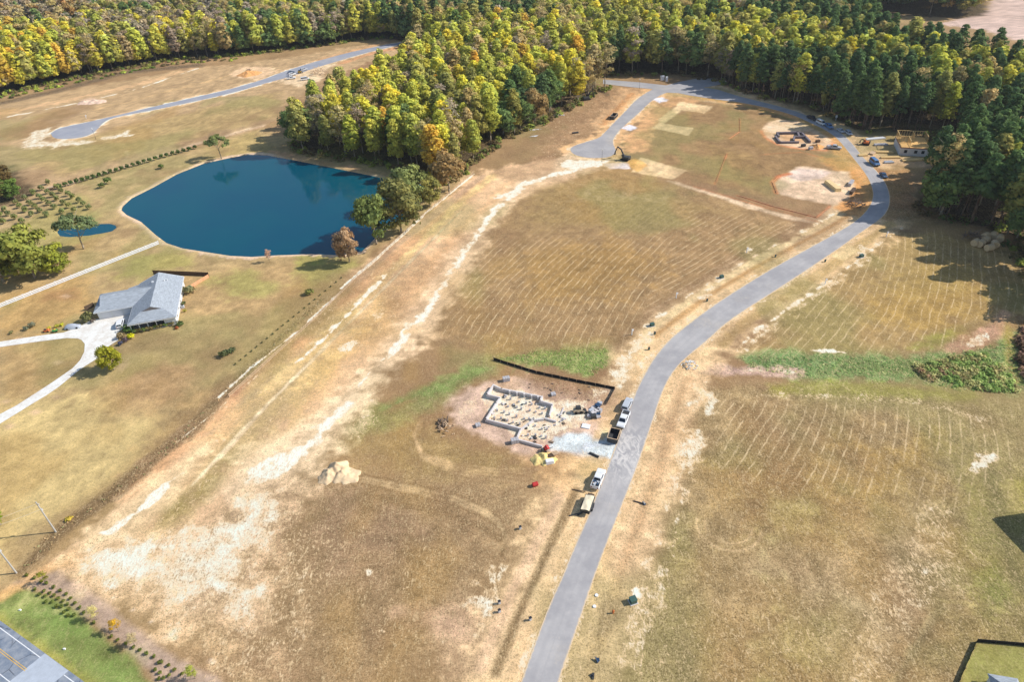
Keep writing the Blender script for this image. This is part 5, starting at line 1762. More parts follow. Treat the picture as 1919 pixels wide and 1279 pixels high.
# ---------------------------------------------------------------- the grey-roofed house
O = G(330, 594, 3.0)
t = thing('ranch_house', 'long white house with a grey shingle roof, garage wing and porch', 'house', (O.x, O.y, 0), rad(-14.8 + 29.6))
t.rotation_euler = (0, 0, rad(14.8))
wl = MB()
wl.box(-13.3, 2.6, 0, -3.6, 24.9, 2.95)
wl.box(-3.6, .6, 0, -.55, 24.9, 2.95)
wl.box(-24.6, 12.0, 0, -13.3, 22.2, 2.95)
wl.add([(-.56, 24.9, 2.95), (-13.3, 24.9, 2.95), (-6.92, 24.9, 5.7), (-.56, 24.6, 2.95), (-13.3, 24.6, 2.95), (-6.92, 24.6, 5.7)], [(0, 1, 2), (5, 4, 3), (0, 3, 4, 1), (1, 4, 5, 2), (2, 5, 3, 0)])
wl.build('wall', M_SIDING, t)
rf = MB()
P = .43
E0, EW, EL = 3.0, 13.84, 25.4
zr = E0 + P * 6.92
zg = E0 + P * 3.7
rf.quad((0, 0, E0), (0, EL, E0), (-6.92, EL, zr), (-6.92, 3.7, zr), (-3.7, 3.7, zg))
rf.quad((-EW, EL, E0), (-EW, 0, E0), (-EW + 3.7, 3.7, zg), (-6.92, 3.7, zr), (-6.92, EL, zr))
rf.quad((-EW, 0, E0), (0, 0, E0), (-3.7, 3.7, zg), (-EW + 3.7, 3.7, zg))
ro = rf.build('roof', M_SHING, t)
sd = ro.modifiers.new('thickness', 'SOLIDIFY')
sd.thickness = .16
sd.offset = -1
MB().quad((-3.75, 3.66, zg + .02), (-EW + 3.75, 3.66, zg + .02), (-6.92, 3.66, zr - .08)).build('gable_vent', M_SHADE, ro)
w2 = MB()
gz = E0 + P * 5.75
w2.quad((-25.2, 11.3, E0), (-EW, 11.3, E0), (-EW + 5.6, 17.05, gz), (-23.5, 17.05, gz), (-23.5, 13.0, E0 + P * 1.7))
w2.quad((-EW, 22.8, E0), (-25.2, 22.8, E0), (-23.5, 21.1, E0 + P * 1.7), (-23.5, 17.05, gz), (-EW + 5.6, 17.05, gz))
w2.quad((-25.2, 22.8, E0), (-25.2, 11.3, E0), (-23.5, 13.0, E0 + P * 1.7), (-23.5, 21.1, E0 + P * 1.7))
wo_ = w2.build('garage_roof', M_SHING, t)
sd = wo_.modifiers.new('thickness', 'SOLIDIFY')
sd.thickness = .15
sd.offset = -1
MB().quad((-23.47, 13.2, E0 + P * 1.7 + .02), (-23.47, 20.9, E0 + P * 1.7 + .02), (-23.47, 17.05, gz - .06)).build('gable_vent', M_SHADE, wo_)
MB().quad((-EW + .02, 22.95, 2.96), (-EW + .02, 25.3, 2.96), (-17.4, 25.3, 2.25), (-17.4, 22.95, 2.25)).build('rear_porch_roof', M_SHING, t)
tr_ = MB()
tr_.beam((.04, -.05, E0 - .14), (.04, EL, E0 - .14), .12, .2).beam((.0, -.06, E0 - .14), (-EW, -.06, E0 - .14), .12, .2).beam((-EW - .04, 0, E0 - .14), (-EW - .04, 11.2, E0 - .14), .12, .2)
tr_.beam((-EW - .1, 11.24, E0 - .14), (-25.2, 11.24, E0 - .14), .12, .2).beam((-25.26, 11.2, E0 - .14), (-25.26, 22.8, E0 - .14), .12, .2)
tr_.beam((0, EL + .05, E0 - .05), (-6.92, EL + .05, zr - .05), .12, .2).beam((-EW, EL + .05, E0 - .05), (-6.92, EL + .05, zr - .05), .12, .2)
tr_.build('fascia', M_TRIM, t)
for i in range(5):
    x = -13.35 + i * 2.42
    MB().box(x - .1, .35, .15, x + .1, .55, 2.9).build('porch_post', M_TRIM, t)
MB().box(-13.6, .3, 0, -3.65, 2.55, .18).build('porch_floor', M_BLOCK, t)
MB().box(-13.2, 2.52, .2, -3.7, 2.595, 2.8).build('porch_shade_panel', M_SHADE, t)  # dark panel over the white siding, colours in the shade under the porch
for x in (-11.6, -8.9, -5.4):
    f = MB().box(x - .6, 2.46, .9, x + .6, 2.518, 2.3).build('window', M_TRIM, t)
    MB().box(x - .5, 2.42, 1.0, x + .5, 2.455, 2.2).build('pane', M_GLASS, f)
d_ = MB().box(-7.6, 2.46, .2, -6.7, 2.518, 2.3).build('door', M_DARKW, t)
for x0_, x1_ in ((-23.6, -20.9), (-20.3, -17.6), (-17.0, -14.6)):
    MB().box(x0_, 11.93, .03, x1_, 11.995, 2.35).build('garage_door', M_DOORB, t)
for y in (3.5, 8, 12.5, 17, 21.5):
    f = MB().box(-.55, y - .55, 1.0, -.49, y + .55, 2.3).build('window', M_TRIM, t)
    MB().box(-.488, y - .45, 1.1, -.46, y + .45, 2.2).build('pane', M_GLASS, f)
for v_, u_ in ((-4.2, 21.3), (-4.9, 20.6)):
    z_ = E0 + P * (-v_)
    MB().tube((v_, u_, z_ - .1), (v_, u_, z_ + .55), .14, n=8).build('vent_pipe', M_TRIM, t)
MB().box(-8.6, 20.0, E0 + P * 5.0, -8.0, 20.6, E0 + P * 5.24 + .5).build('vent_pipe', M_TRIM, t)
a = G(343, 577)
o = MB().box(-.45, -.45, 0, .45, .45, .85).build('housing', M_SILVER, thing('air_conditioner', 'grey outdoor air conditioner unit at the right wall of the house', 'air conditioner', a, .2), .06)
MB().tube((0, 0, .85), (0, 0, .9), .35, n=12).build('fan_guard', M_STEEL, o.parent)
a = G(88, 622)
t = thing('lawn_mower', 'small orange riding mower beside the driveway', 'mower', a, .1)
MB().box(-.9, -.5, .25, .9, .5, .62, .08).build('deck', M_ORANGE, t, .05)
MB().box(.1, -.35, .62, .85, .35, .95, .08).build('hood', M_ORANGE, t, .05)
MB().box(-.6, -.25, .62, -.1, .25, 1.0, .05).build('seat', M_BLACKP, t, .04)
for x in (-.6, .6):
    for s in (-1, 1):
        MB().tube((x, s * .42, .25), (x, s * .62, .25), .26, n=10).build('wheel', M_TYRE, t)
a = G(104, 622)
t = thing('garden_cart', 'small bright green garden machine beside the orange mower', 'garden machine', a, .3)
MB().box(-.8, -.45, .3, .7, .45, .75, .12).build('body', M_GREENP, t, .06)
MB().box(-.2, -.25, .75, .3, .25, 1.1, .08).build('seat', M_YELLOW, t, .05)
for x in (-.5, .5):
    for s in (-1, 1):
        MB().tube((x, s * .4, .25), (x, s * .6, .25), .25, n=10).build('wheel', M_TYRE, t)
# dark board fence behind the house and short return beside it
def board_fence(name, label, pts, h, m, step=2.4, rails=0, cat='fence', pm=None, th=.06, wire=False):
    p = pts
    t = thing(name, label, cat, (p[0][0], p[0][1], 0))
    ox, oy = p[0][0], p[0][1]
    pl = [(q[0] - ox, q[1] - oy) for q in p]
    if rails:
        for k in range(rails):
            z = h * (k + .75) / rails - .1
            r = MB()
            for a, b in zip(pl[:-1], pl[1:]):
                r.beam((a[0], a[1], z), (b[0], b[1], z), th, .3 if rails > 2 else .16)
            r.build('rail', m, t)
    else:
        r = MB()
        for a, b in zip(pl[:-1], pl[1:]):
            L = math.dist(a, b)
            n = max(1, int(L / .9))
            prev = None
            for i in range(n + 1):
                f = i / n
                q = (a[0] + (b[0] - a[0]) * f, a[1] + (b[1] - a[1]) * f, rnd.uniform(-.06, .06) if wire else 0)
                if prev:
                    r.add([(prev[0] - th / 2, prev[1], 0), (q[0] - th / 2, q[1], 0), (q[0] - th / 2, q[1], h + q[2]), (prev[0] - th / 2, prev[1], h + prev[2]),
                           (prev[0] + th / 2, prev[1] + th, 0), (q[0] + th / 2, q[1] + th, 0), (q[0] + th / 2, q[1] + th, h + q[2]), (prev[0] + th / 2, prev[1] + th, h + prev[2])],
                          [(0, 1, 2, 3), (7, 6, 5, 4), (3, 2, 6, 7)])
                prev = q
        r.build('panel' if not wire else 'fabric', m, t)
    n_post = 0
    for a, b in zip(pl[:-1], pl[1:]):
        L = math.dist(a, b)
        n = max(1, int(round(L / step)))
        for i in range(n + (1 if b is pl[-1] else 0)):
            if n_post >= 95:
                break
            f = i / n
            x, y = a[0] + (b[0] - a[0]) * f, a[1] + (b[1] - a[1]) * f
            s = .07 if rails > 1 else .045
            o = MB().box(-s, -s, 0, s, s, h + .12).build('post', pm or m, t)
            o.location = (x, y, 0)
            n_post += 1
    return t


board_fence('board_fence', 'brown board fence running right from the back of the house', G2([(288, 514), (346, 516), (392, 518)]), 1.5, M_DARKW)
board_fence('board_fence', 'short weathered fence going from the brown fence to the house wall', G2([(392, 520), (372, 532), (356, 542)]), 1.2, mat('terracotta_boards', C(214, 160, 120), .85, .2, 2))
board_fence('board_fence', 'low dark fence at the left corner of the garage', G2([(161, 583), (177, 575)]), 1.6, M_DARKW)
board_fence('white_fence', 'white vinyl rail fence from the left edge to the pond', G2([(-120, 626), (0, 577), (60, 553), (150, 517), (225, 487), (298, 458)]), 1.45, M_VINYL, 2.45, 3, pm=M_VINYL)
board_fence('rail_fence', 'weathered wooden rail fence along the yard boundary above the pond', G2([(888, 325), (800, 400), (740, 455), (670, 520), (600, 590), (540, 645), (480, 700), (430, 745)]), 1.15, M_WOOD, 3.2, 2, pm=M_WOOD)
board_fence('track_fence', 'pale low rail fence along the hedge row towards the grove', G2([(125, 350), (250, 309), (366, 274), (490, 238)]), .9, M_WOOD, 3.5, 2, pm=M_WOOD)
board_fence('lawn_fence', 'black fence with pale base around the green lawn in the lower right corner', G2([(1788, 1300), (1806, 1258), (1830, 1204), (1900, 1210), (1990, 1219)]), .85, M_SILT, 2.4, pm=M_BLACKP)
board_fence('silt_fence', 'black fabric silt fence bent round the building lot', G2([(925, 675), (1005, 700), (1080, 716), (1152, 730), (1136, 759)]), .78, M_SILT, 2.4, wire=True, pm=M_WOOD)
for lb, pts in [('orange barrier strip around the far left half of the pale building pad', [PAD2[2], PAD2[1], PAD2[0], PAD2[11]]), ('orange barrier strip below the pale building pad at the sandy bend', [(1383, 367), (1447, 387), (1530, 408), (1556, 386)]),
                ('orange barrier strip standing alone in the middle of the far field', [(1342, 340), (1362, 288)]), ('short orange barrier strip with a corner in the far field', [(1367, 260), (1386, 247), (1386, 222)])]:
    board_fence('barrier_fence', lb, G2(pts), .2, M_OFEN, 4, wire=True, cat='barrier', pm=M_WOOD)
# pale base wall of the lawn fence
# ---------------------------------------------------------------- shed roof in the near right corner
a = G(1880, 1303)
t = thing('garden_shed', 'grey hipped shed roof inside the lawn fence in the lower right corner', 'shed', a, rad(-14))
t.scale = (.82, .82, .82)
MB().box(-2.3, -2.3, 0, 2.3, 2.3, 2.2).build('wall', M_SIDING, t)
q = MB()
q.quad((-2.7, -2.7, 2.1), (2.7, -2.7, 2.1), (1.1, 0, 3.5), (-1.1, 0, 3.5)).quad((2.7, -2.7, 2.1), (2.7, 2.7, 2.1), (1.1, 0, 3.5))
q.quad((2.7, 2.7, 2.1), (-2.7, 2.7, 2.1), (-1.1, 0, 3.5), (1.1, 0, 3.5)).quad((-2.7, 2.7, 2.1), (-2.7, -2.7, 2.1), (-1.1, 0, 3.5))
q.build('roof', M_SHING, t)
# neighbouring house whose gable shadow reaches into the picture
a = G(2035, 1030)
t = thing('neighbour_house', 'house just beyond the right edge, known by its dark shadow on the lawn', 'house', a, rad(8))
MB().box(-5, -9, 0, 5, 9, 5.2).build('wall', M_SIDING, t)
MB().add([(-5.5, -9.5, 5.2), (5.5, -9.5, 5.2), (5.5, 9.5, 5.2), (-5.5, 9.5, 5.2), (0, -9.5, 8.6), (0, 9.5, 8.6)], [(0, 4, 5, 3), (1, 2, 5, 4), (0, 1, 4), (3, 5, 2), (0, 3, 2, 1)]).build('roof', M_SHING, t)

# ---------------------------------------------------------------- utility poles
PA, PB = G(105, 998), G(31, 1075)
tops = []
for p, lb in ((PA, 'leaning grey utility pole beside the weedy verge, upper of two'), (PB, 'grey utility pole at the corner of the mulch bed, lower of two')):
    t = thing('utility_pole', lb, 'utility pole', p, 0)
    MB().tube((0, 0, -.3), (0, 0, 9.6), .17, .12, 10).build('pole', M_POLE, t)
    MB().beam((-.15, .12, 9.0), (.55, -.2, 9.0), .1, .12).build('crossarm', M_POLE, t)
    MB().tube((.5, -.18, 9.05), (.5, -.18, 9.3), .06, n=8).build('insulator', M_TRIM, t)
    MB().tube((.02, .16, 6.8), (.02, .16, 7.3), .16, n=8).build('transformer', M_SILVER, t)
    tops.append(p)
D_ = (G(0, 1010) - PA).normalized()
for (z0_, z1_, off, lb) in ((9.2, 8.9, 0, 'upper overhead wire running from the pole to the left edge'), (7.4, 7.6, .1, 'lower overhead wire running from the pole to the left edge')):
    e = G(0, 1012 if off == 0 else 1022)
    q = MB()
    A_ = Vector((PA.x + .2, PA.y, z0_))
    B2 = A_ + (Vector((PB.x - 14, PB.y + 2, z1_)) - A_)
    prev = None
    for i in range(13):
        f = i / 12
        w_ = A_.lerp(B2, f) - Vector((0, 0, 4 * .5 * f * (1 - f)))
        if prev is not None:
            q.tube(prev, w_, .025, n=4)
        prev = w_
    o = q.build('overhead_wire', mat('pale_wire', C(220, 210, 190), .7, .1, 2))
    tag(o, lb, 'wire')

# ---------------------------------------------------------------- street lamps, lot markers, utility boxes
def lamp(px, py, h, label):
    t = thing('street_lamp', label, 'street lamp', G(px, py))
    MB().tube((0, 0, 0), (0, 0, .8), .13, .09, 8).build('base', M_BLACKP, t)
    MB().tube((0, 0, .8), (0, 0, h - .6), .06, .05, 8).build('pole', M_BLACKP, t)
    MB().tube((0, 0, h - .6), (0, 0, h), .16, .24, 8).build('lantern', M_LAMP, t)
    MB().tube((0, 0, h), (0, 0, h + .22), .26, .05, 8).build('cap', M_TRIM, t)


lamp(1128, 303, 5.6, 'black street lamp at the near rim of the far grey turning circle')
lamp(1198, 166, 5.2, 'black street lamp beside the far road junction')
lamp(180, 261, 5.6, 'black street lamp at the rim of the upper left turning circle')
for px_, py_, lb in [(1184, 628, 'white lot marker nearest to the camera, left of the road'), (1267, 559, 'white lot marker left of the road beside the box near the verge'), (1399, 474, 'white lot marker farthest along the left of the road'),
                     (1546, 533, 'white lot marker right of the road at the field edge'), (1661, 444, 'white lot marker near the shaded bend on the right'), (162, 222, 'small white sign behind the upper left turning circle')]:
    t = thing('lot_marker', lb, 'sign', G(px_, py_), rad(20))
    MB().box(-.1, -.1, 0, .1, .1, 2.0).build('post', M_VINYL, t)
    MB().box(.1, -.03, 1.3, .55, .03, 1.9).build('board', M_VINYL, t)


def box_thing(name, label, cat, px, py, sx, sy, sz, m, rz=.3, lid=None):
    t = thing(name, label, cat, G(px, py), rz)
    MB().box(-sx / 2, -sy / 2, 0, sx / 2, sy / 2, sz, .04).build('housing', m, t, .05)
    MB().box(-sx / 2 - .03, -sy / 2 - .03, sz, sx / 2 + .03, sy / 2 + .03, sz + .07).build('lid', lid or m, t, .02)
    MB().box(-sx / 2 - .15, -sy / 2 - .15, 0, sx / 2 + .15, sy / 2 + .15, .09).build('pad', M_BLOCK, t)
    return t


box_thing('transformer_box', 'dark green transformer box at the right road verge near the bottom', 'utility box', 1186, 1129, 1.25, 1.15, 1.0, M_TEAL)
box_thing('transformer_box', 'green transformer box left of the road above the curve', 'utility box', 1222, 611, 1.2, 1.0, .85, M_TEAL)
box_thing('transformer_box', 'green transformer box in the sand left of the road, below the middle marker', 'utility box', 1352, 521, 1.2, 1.0, .85, M_TEAL)
box_thing('transformer_box', 'green transformer box right of the road on the sandy patch', 'utility box', 1614, 482, 1.3, 1.0, .9, M_TEAL)
for px_, py_, lb in [(1216, 656, 'low dark pedestal beside the road curve'), (1227, 627, 'small pedestal just below the green box on the curve'), (1325, 565, 'dark pedestal in the pale wash left of the road'),
                     (1453, 482, 'upper small dark pedestal on the left verge'), (1546, 491, 'small dark pedestal on the right verge before the sandy patch'), (936, 1132, 'small grey pedestal at the edge of the white sand, upper'), (936, 1148, 'small grey pedestal at the edge of the white sand, lower'),
                     (994, 1163, 'black stub beside the ditch near the road'), (975, 992, 'dark lump left of the road beside the curved tracks')]:
    t = thing('utility_pedestal', lb, 'utility box', G(px_, py_), .4)
    MB().box(-.25, -.2, 0, .25, .2, .75, .03).build('housing', M_TEAL if px_ > 1000 else M_SILVER, t, .03)
    MB().box(-.28, -.23, .75, .28, .23, .82).build('lid', M_BLACKP, t)
a = G(1149, 1150)
t = thing('fire_hydrant', 'small orange-red hydrant post on the brown patch right of the road', 'hydrant', a)
MB().tube((0, 0, 0), (0, 0, .75), .16, .14, 10).build('barrel', M_ORANGE, t)
MB().tube((0, 0, .75), (0, 0, .95), .2, .06, 10).build('bonnet', M_ORANGE, t)
MB().beam((-.28, 0, .55), (.28, 0, .55), .14, .14).build('outlet', M_ORANGE, t)
a, b = G(1003, 911), G(1010, 911)
t = thing('red_barrel', 'bright red barrel lying alone in the grass', 'barrel', a, .3)
MB().tube((-.62, 0, .5), (.62, 0, .5), .5, .5, 18).build('drum', M_RED, t, .06)
for x in (-.35, .35):
    MB().tube((x - .04, 0, .5), (x + .04, 0, .5), .525, n=18).build('hoop', M_RED, t)
for px_, py_, lb in [(1208, 946, 'dark debris piece right of the road above the marker line'), (1119, 1240, 'black debris heap at the lower right road verge'), (1110, 1270, 'small dark blue bundle lowest at the right road verge')]:
    t = thing('debris_piece', lb, 'debris', G(px_, py_), rnd.uniform(0, 3))
    for i in range(4):
        MB().beam((rnd.uniform(-.5, .1), rnd.uniform(-.3, .3), .12), (rnd.uniform(.1, .7), rnd.uniform(-.4, .4), rnd.uniform(.15, .6)), rnd.uniform(.15, .35), rnd.uniform(.1, .3)).build('piece', rnd.choice([M_BLACKP, M_STEEL, M_DKBLUE]), t)
for px_, py_, lb in [(1118, 1117, 'white round cover nearest to the road edge'), (1114, 1138, 'white round cover a little below the upper one')]:
    t = tag(MB().tube((0, 0, 0), (0, 0, .18), .32, n=14).build('meter_cover', M_VINYL), lb, 'cover')
    t.location = G(px_, py_)
for px_, py_, lb in [(38, 1145, 'small white irrigation box on the green verge, upper'), (121, 1218, 'small white irrigation box on the green verge, lower')]:
    t = tag(MB().box(-.2, -.15, 0, .2, .15, .3, .04).build('irrigation_box', M_VINYL), lb, 'box')
    t.location = G(px_, py_)

# ---------------------------------------------------------------- heaps
def heap(name, label, cat, px, py, peaks, m, world_r, piece='mound', seed=1, flat=1.0):
    """earth heap: peaks are (dx, dy, height, radius) in metres"""
    t = thing(name, label, cat, G(px, py))
    n = 52
    R = world_r
    vs, fs = [], []
    rg = np.random.RandomState(seed)
    gx, gy = np.meshgrid(np.linspace(-R, R, n), np.linspace(-R * flat, R * flat, n))
    z = np.zeros_like(gx)
    for dx, dy, h, r in peaks:
        d = np.hypot(gx - dx, gy - dy)
        z = np.maximum(z, h * np.clip(1 - (d / r) * (1 + .12 * np.sin(np.arctan2(gy - dy, gx - dx) * 5 + dx * 3)), 0, 1) ** 1.05)
    nz = vnoise(gx + seed * 7, gy, 1.1, seed) * .55 + vnoise(gx, gy + seed, .45, seed + 1) * .3
    z = z * (1 + nz * .8) + np.where(z > .05, nz * .22 + rg.rand(n, n) * .05, 0)
    z = np.where(z < .04, -.12, z)
    for a_, b_, c_ in zip(gx.ravel(), gy.ravel(), z.ravel()):
        vs.append((a_, b_, c_))
    for j in range(n - 1):
        for i in range(n - 1):
            q = [j * n + i, j * n + i + 1, (j + 1) * n + i + 1, (j + 1) * n + i]
            if max(vs[k][2] for k in q) > -.1:
                fs.append(tuple(q))
    MB().add(vs, fs).build(piece, m, t, smooth=True)
    return t


heap('dirt_pile', 'large pale dirt pile with two humps in the lower field', 'dirt pile', 634, 890, [(-2.0, -.2, 1.9, 2.4), (-.2, 1.5, 2.3, 2.8), (.9, -.2, 1.5, 2.6), (2.8, -.7, .7, 2.6), (-2.6, -1.2, .9, 1.8)], M_DIRT, 6.0, seed=4, flat=.7)
heap('sand_heap', 'yellow sand heap beside the red mixer and the driveway gravel', 'sand heap', 1019, 862, [(-1.4, 0, .9, 1.8), (.2, .3, 1.1, 2.2), (1.6, -.1, .5, 1.6)], M_SANDP, 3.6, seed=6)
heap('dirt_pile', 'orange dirt heap crowned by a dark stump on the far upper strip', 'dirt pile', 466, 139, [(0, 0, 2.4, 7), (3, 1, 1.6, 5)], M_ODIRT, 9, seed=8)
heap('dirt_pile', 'low pale rubble mound on the upper left strip', 'dirt pile', 169, 192, [(-3, 0, 1.2, 4.5), (2.5, .6, 1.4, 5), (6, 0, .8, 4)], M_PDIRT, 11, seed=9, flat=.6)
heap('dirt_pile', 'small orange dirt heap at the far block foundation', 'dirt pile', 1530, 276, [(0, 0, 1.5, 3), (1.5, .4, 1.0, 2)], M_ODIRT, 4, seed=10)
# stump and root heaps
def stumps(label, px, py, n, r, m=None, name='brush_pile', ln=1.2):
    t = thing(name, label, 'brush pile', G(px, py), 0)
    heap_o = MB()
    rg = random.Random(int(px))
    for i in range(n):
        a, d = rg.uniform(0, 6.28), r * rg.random() ** .6
        z = max(.1, (1 - d / r) * r * .55)
        p = Vector((math.cos(a) * d, math.sin(a) * d, z))
        an, el = rg.uniform(0, 6.28), rg.uniform(-.2, .8)
        e = p + Vector((math.cos(an) * math.cos(el), math.sin(an) * math.cos(el), math.sin(el))) * ln * rg.uniform(.5, 1.2)
        heap_o.tube(p, e, rg.uniform(.08, .2), rg.uniform(.05, .12), 5)
    o = heap_o.build('tangle', m or M_STUMP, t)
    o['kind'] = 'stuff'
    return t


stumps('dark root stump heap at the left end of the building lot', 830, 793, 40, 1.7)
stumps('pale broken root pieces below the dark stump heap', 838, 806, 30, 2.4, M_WOOD, ln=.8)
stumps('dark stump standing on the orange dirt heap of the far strip', 466, 132, 30, 1.6)
stumps('felled branch heap near the hay bales', 1825, 446, 40, 3.0, M_STUMP, ln=2.4)
stumps('grey log heap beside the vehicles on the far upper road', 600, 138, 40, 6, M_WOOD, ln=4)
stumps('pale riprap rock heap at the culvert right of the road', 1293, 686, 60, 2.2, M_PALE, ln=.5, name='riprap_heap')
stumps('dark brush heap on the grass beside the sandy roundabout bend', 1603, 385, 60, 3.2, M_STUMP, ln=1.6)

# hay bales
for k, (px_, py_, rz_, lb) in enumerate([(1826, 460, .6, 'leftmost hay bale in the front row'), (1836, 462, .6, 'second hay bale from the left in the front row'), (1852, 470, .2, 'large greyish hay bale nearest to the camera'), (1863, 463, 1.2, 'round-faced golden hay bale at the right end'),
                                        (1845, 456, .5, 'pinkish hay bale in the middle of the group'), (1860, 447, .9, 'rearmost hay bale catching the light'), (1845, 448, .5, 'hay bale in shade behind the pinkish one'), (1872, 452, 1.0, 'hay bale at the far right in half shade')]):
    t = thing('hay_bale', lb, 'hay bale', G(px_, py_), rz_)
    t.scale = (1.35,) * 3
    MB().tube((-.85, 0, .85), (.85, 0, .85), .85, n=18).build('roll', M_HAY, t, .08)
    MB().tube((-.87, 0, .85), (.87, 0, .85), .45, n=14).build('core', M_HAY, t)

# ---------------------------------------------------------------- block foundation on the near lot
def foundation(label, px, py, runs, m, th, hgt, name='block_foundation'):
    o = G(px, py)
    t = thing(name, label, 'foundation', o)
    for pts, h in runs:
        for a, b in zip(pts[:-1], pts[1:]):
            A, B = G(*a) - o, G(*b) - o
            d = (B - A).normalized() * th / 2
            MB().beam((A.x - d.x, A.y - d.y, h / 2), (B.x + d.x, B.y + d.y, h / 2), th, h).build('block_wall', m, t)
    return t


F1 = foundation('pale block foundation walls of the house begun beside the road', 965, 780, [
    ([(925, 727), (940, 734), (1016, 749)], 1.0), ([(1016, 749), (1012, 756.5), (1035, 763.5)], 1.05), ([(925, 727), (913, 745), (937, 751)], 1.1), ([(937, 751), (930, 761)], .95), ([(930, 761), (911, 791), (976, 808.5)], .95),
    ([(976, 808.5), (968, 827), (1015, 840)], .75), ([(976, 808.5), (1000, 791), (1018, 789)], .7), ([(1022, 787), (1041, 792)], .55), ([(1035, 763.5), (1030, 782)], .8), ([(1056, 766), (1049, 783), (1060, 786)], .18)], M_BLOCK, .34, 1)
oo = G(965, 780)
pier_me = None
prnd = random.Random(9)
for (ax, ay), (bx, by), n in [((940, 745), (1030, 770), 7), ((934, 758), (1025, 780), 7), ((926, 770), (1012, 793), 7), ((920, 783), (995, 801), 6), ((985, 815), (1030, 822), 4), ((1000, 800), (1030, 808), 3)]:
    for i in range(n):
        f = (i + .5 + prnd.uniform(-.2, .2)) / n
        p = G(ax + (bx - ax) * f, ay + (by - ay) * f + prnd.uniform(-1.5, 1.5)) - oo
        o = MB().box(-.2, -.2, 0, .2, .2, prnd.uniform(.4, .85)).build('pier', M_CMUD, F1)
        o.location = (p.x, p.y, 0)
        o.rotation_euler = (0, 0, .25 + prnd.uniform(-.1, .1))
for i, f in enumerate((.2, .38, .56, .74, .9)):
    p = G(940 + 76 * f, 736 + 15 * f) - oo
    o = MB().box(-.2, -.35, 0, .2, .2, 1.15).build('pilaster', M_BLOCK, F1)
    o.location = (p.x, p.y, 0)
    o.rotation_euler = (0, 0, .15)
for i in range(70):   # loose blocks strewn over the lot
    px_, py_ = prnd.uniform(918, 1062), prnd.uniform(738, 832)
    if not inside(np.array([px_]), np.array([py_]), [(930, 738), (1060, 768), (1062, 800), (1030, 835), (975, 830), (980, 808), (916, 790)])[0]:
        continue
    o = MB().box(-.24, -.12, 0, .24, .12, .22).build('loose_block', prnd.choice([M_BLOCK, M_CMUD, M_STEEL, M_STUMP]), None)
    o.location = G(px_, py_)
    o.rotation_euler = (0, prnd.choice([0, 0, .5]), prnd.uniform(0, 3))
    o.scale = (prnd.uniform(.7, 2.2),) * 2 + (1.2,)
    tag(o, 'loose concrete block lying inside the near block foundation', 'block', 'loose blocks inside the foundation')
for i in range(26):
    px_, py_ = prnd.uniform(990, 1110), prnd.uniform(708, 752)
    if abs((py_ - 712) - (px_ - 990) * .25) > 16:
        continue
    o = MB().box(-.3, -.15, 0, .3, .15, .2).build('dirt_clod', M_STUMP, None, .05)
    o.location = G(px_, py_)
    o.rotation_euler = (0, 0, prnd.uniform(0, 3))
    tag(o, 'dark clod on the rough brown ground below the black silt fence', 'clod', 'clods below the silt fence')


def pallet(label, px, py, rz, m, n=(3, 2), cat='block stack', name='block_stack', s=(.62, .62, .55)):
    t = thing(name, label, cat, G(px, py), rz)
    MB().box(-s[0] * n[0] / 2 - .05, -.65, 0, s[0] * n[0] / 2 + .05, .65, .12).build('pallet', M_WOOD, t)
    for i in range(n[0]):
        for k in range(n[1]):
            x = (i - n[0] / 2 + .5) * s[0]
            MB().box(x - s[0] * .46, -.6, .12 + k * s[2], x + s[0] * .46, .6, .12 + (k + .93) * s[2]).build('block_layer', m, t)
    return t


pallet('grey block pallet standing alone above the foundation', 949, 714, .2, M_CMUD)
pallet('small dark-topped block pallet below the left foundation corner', 896, 799, .3, M_CMUD, (2, 1))
pallet('block pallet at the lower end of the foundation beside the step', 965, 830, .2, M_CMUD, (3, 2))
pallet('block pallet at the far right corner of the foundation', 1037, 741, .2, M_CMUD, (2, 1))
k = 0
for px_, py_ in [(1105, 782), (1112, 778), (1120, 779), (1108, 774), (1116, 771), (1123, 773), (1113, 766), (1120, 764), (1124, 758), (1112, 784), (1121, 783), (1118, 775)]:
    pallet('block pallet in the mixed stack beside the end of the black fence', px_, py_, prnd.uniform(0, 3), [M_CMUD, M_BLOCK, M_DKBLUE, M_SILVER, M_STEEL][k % 5], (2, 1 + k % 2), s=(.5, .5, .5))['group'] = 'mixed block pallets by the road'
    k += 1
t = tag(MB().box(-1.0, -.75, .05, 1.0, .75, .22).build('plywood_sheet', M_VINYL), 'flat white panel lying on the orange ground near the gravel drive', 'panel')
t.location = G(1098, 800)
t.rotation_euler = (0, 0, -.35)
t = tag(MB().box(-1.0, -.6, 0, 1.0, .6, .9, .1).build('covered_stack', M_VINYL, None, .08), 'white wrapped bundle below the yellow sand heap', 'bundle')
t.location = G(1030, 868)
t.rotation_euler = (0, 0, .15)
# red mixer
t = thing('cement_mixer', 'red cement mixer beside the yellow sand heap', 'cement mixer', G(1024, 845), .4)
MB().tube((-.5, 0, .85), (.1, 0, 1.05), .35, .62, 14).build('drum', M_RED, t)
MB().tube((.1, 0, 1.05), (.55, 0, 1.2), .62, .32, 14).build('drum_mouth', M_RED, t)
MB().beam((-.9, 0, .5), (.8, 0, .5), .5, .12).build('frame', M_RED, t)
MB().box(-1.3, -.35, .45, -.7, .35, 1.0, .05).build('engine', M_STEEL, t)
for s in (-1, 1):
    MB().tube((-.5, s * .5, .3), (-.5, s * .7, .3), .3, n=12).build('wheel', M_TYRE, t)
MB().beam((.7, 0, .5), (1.7, 0, .35), .1, .1).build('tow_bar', M_STEEL, t)
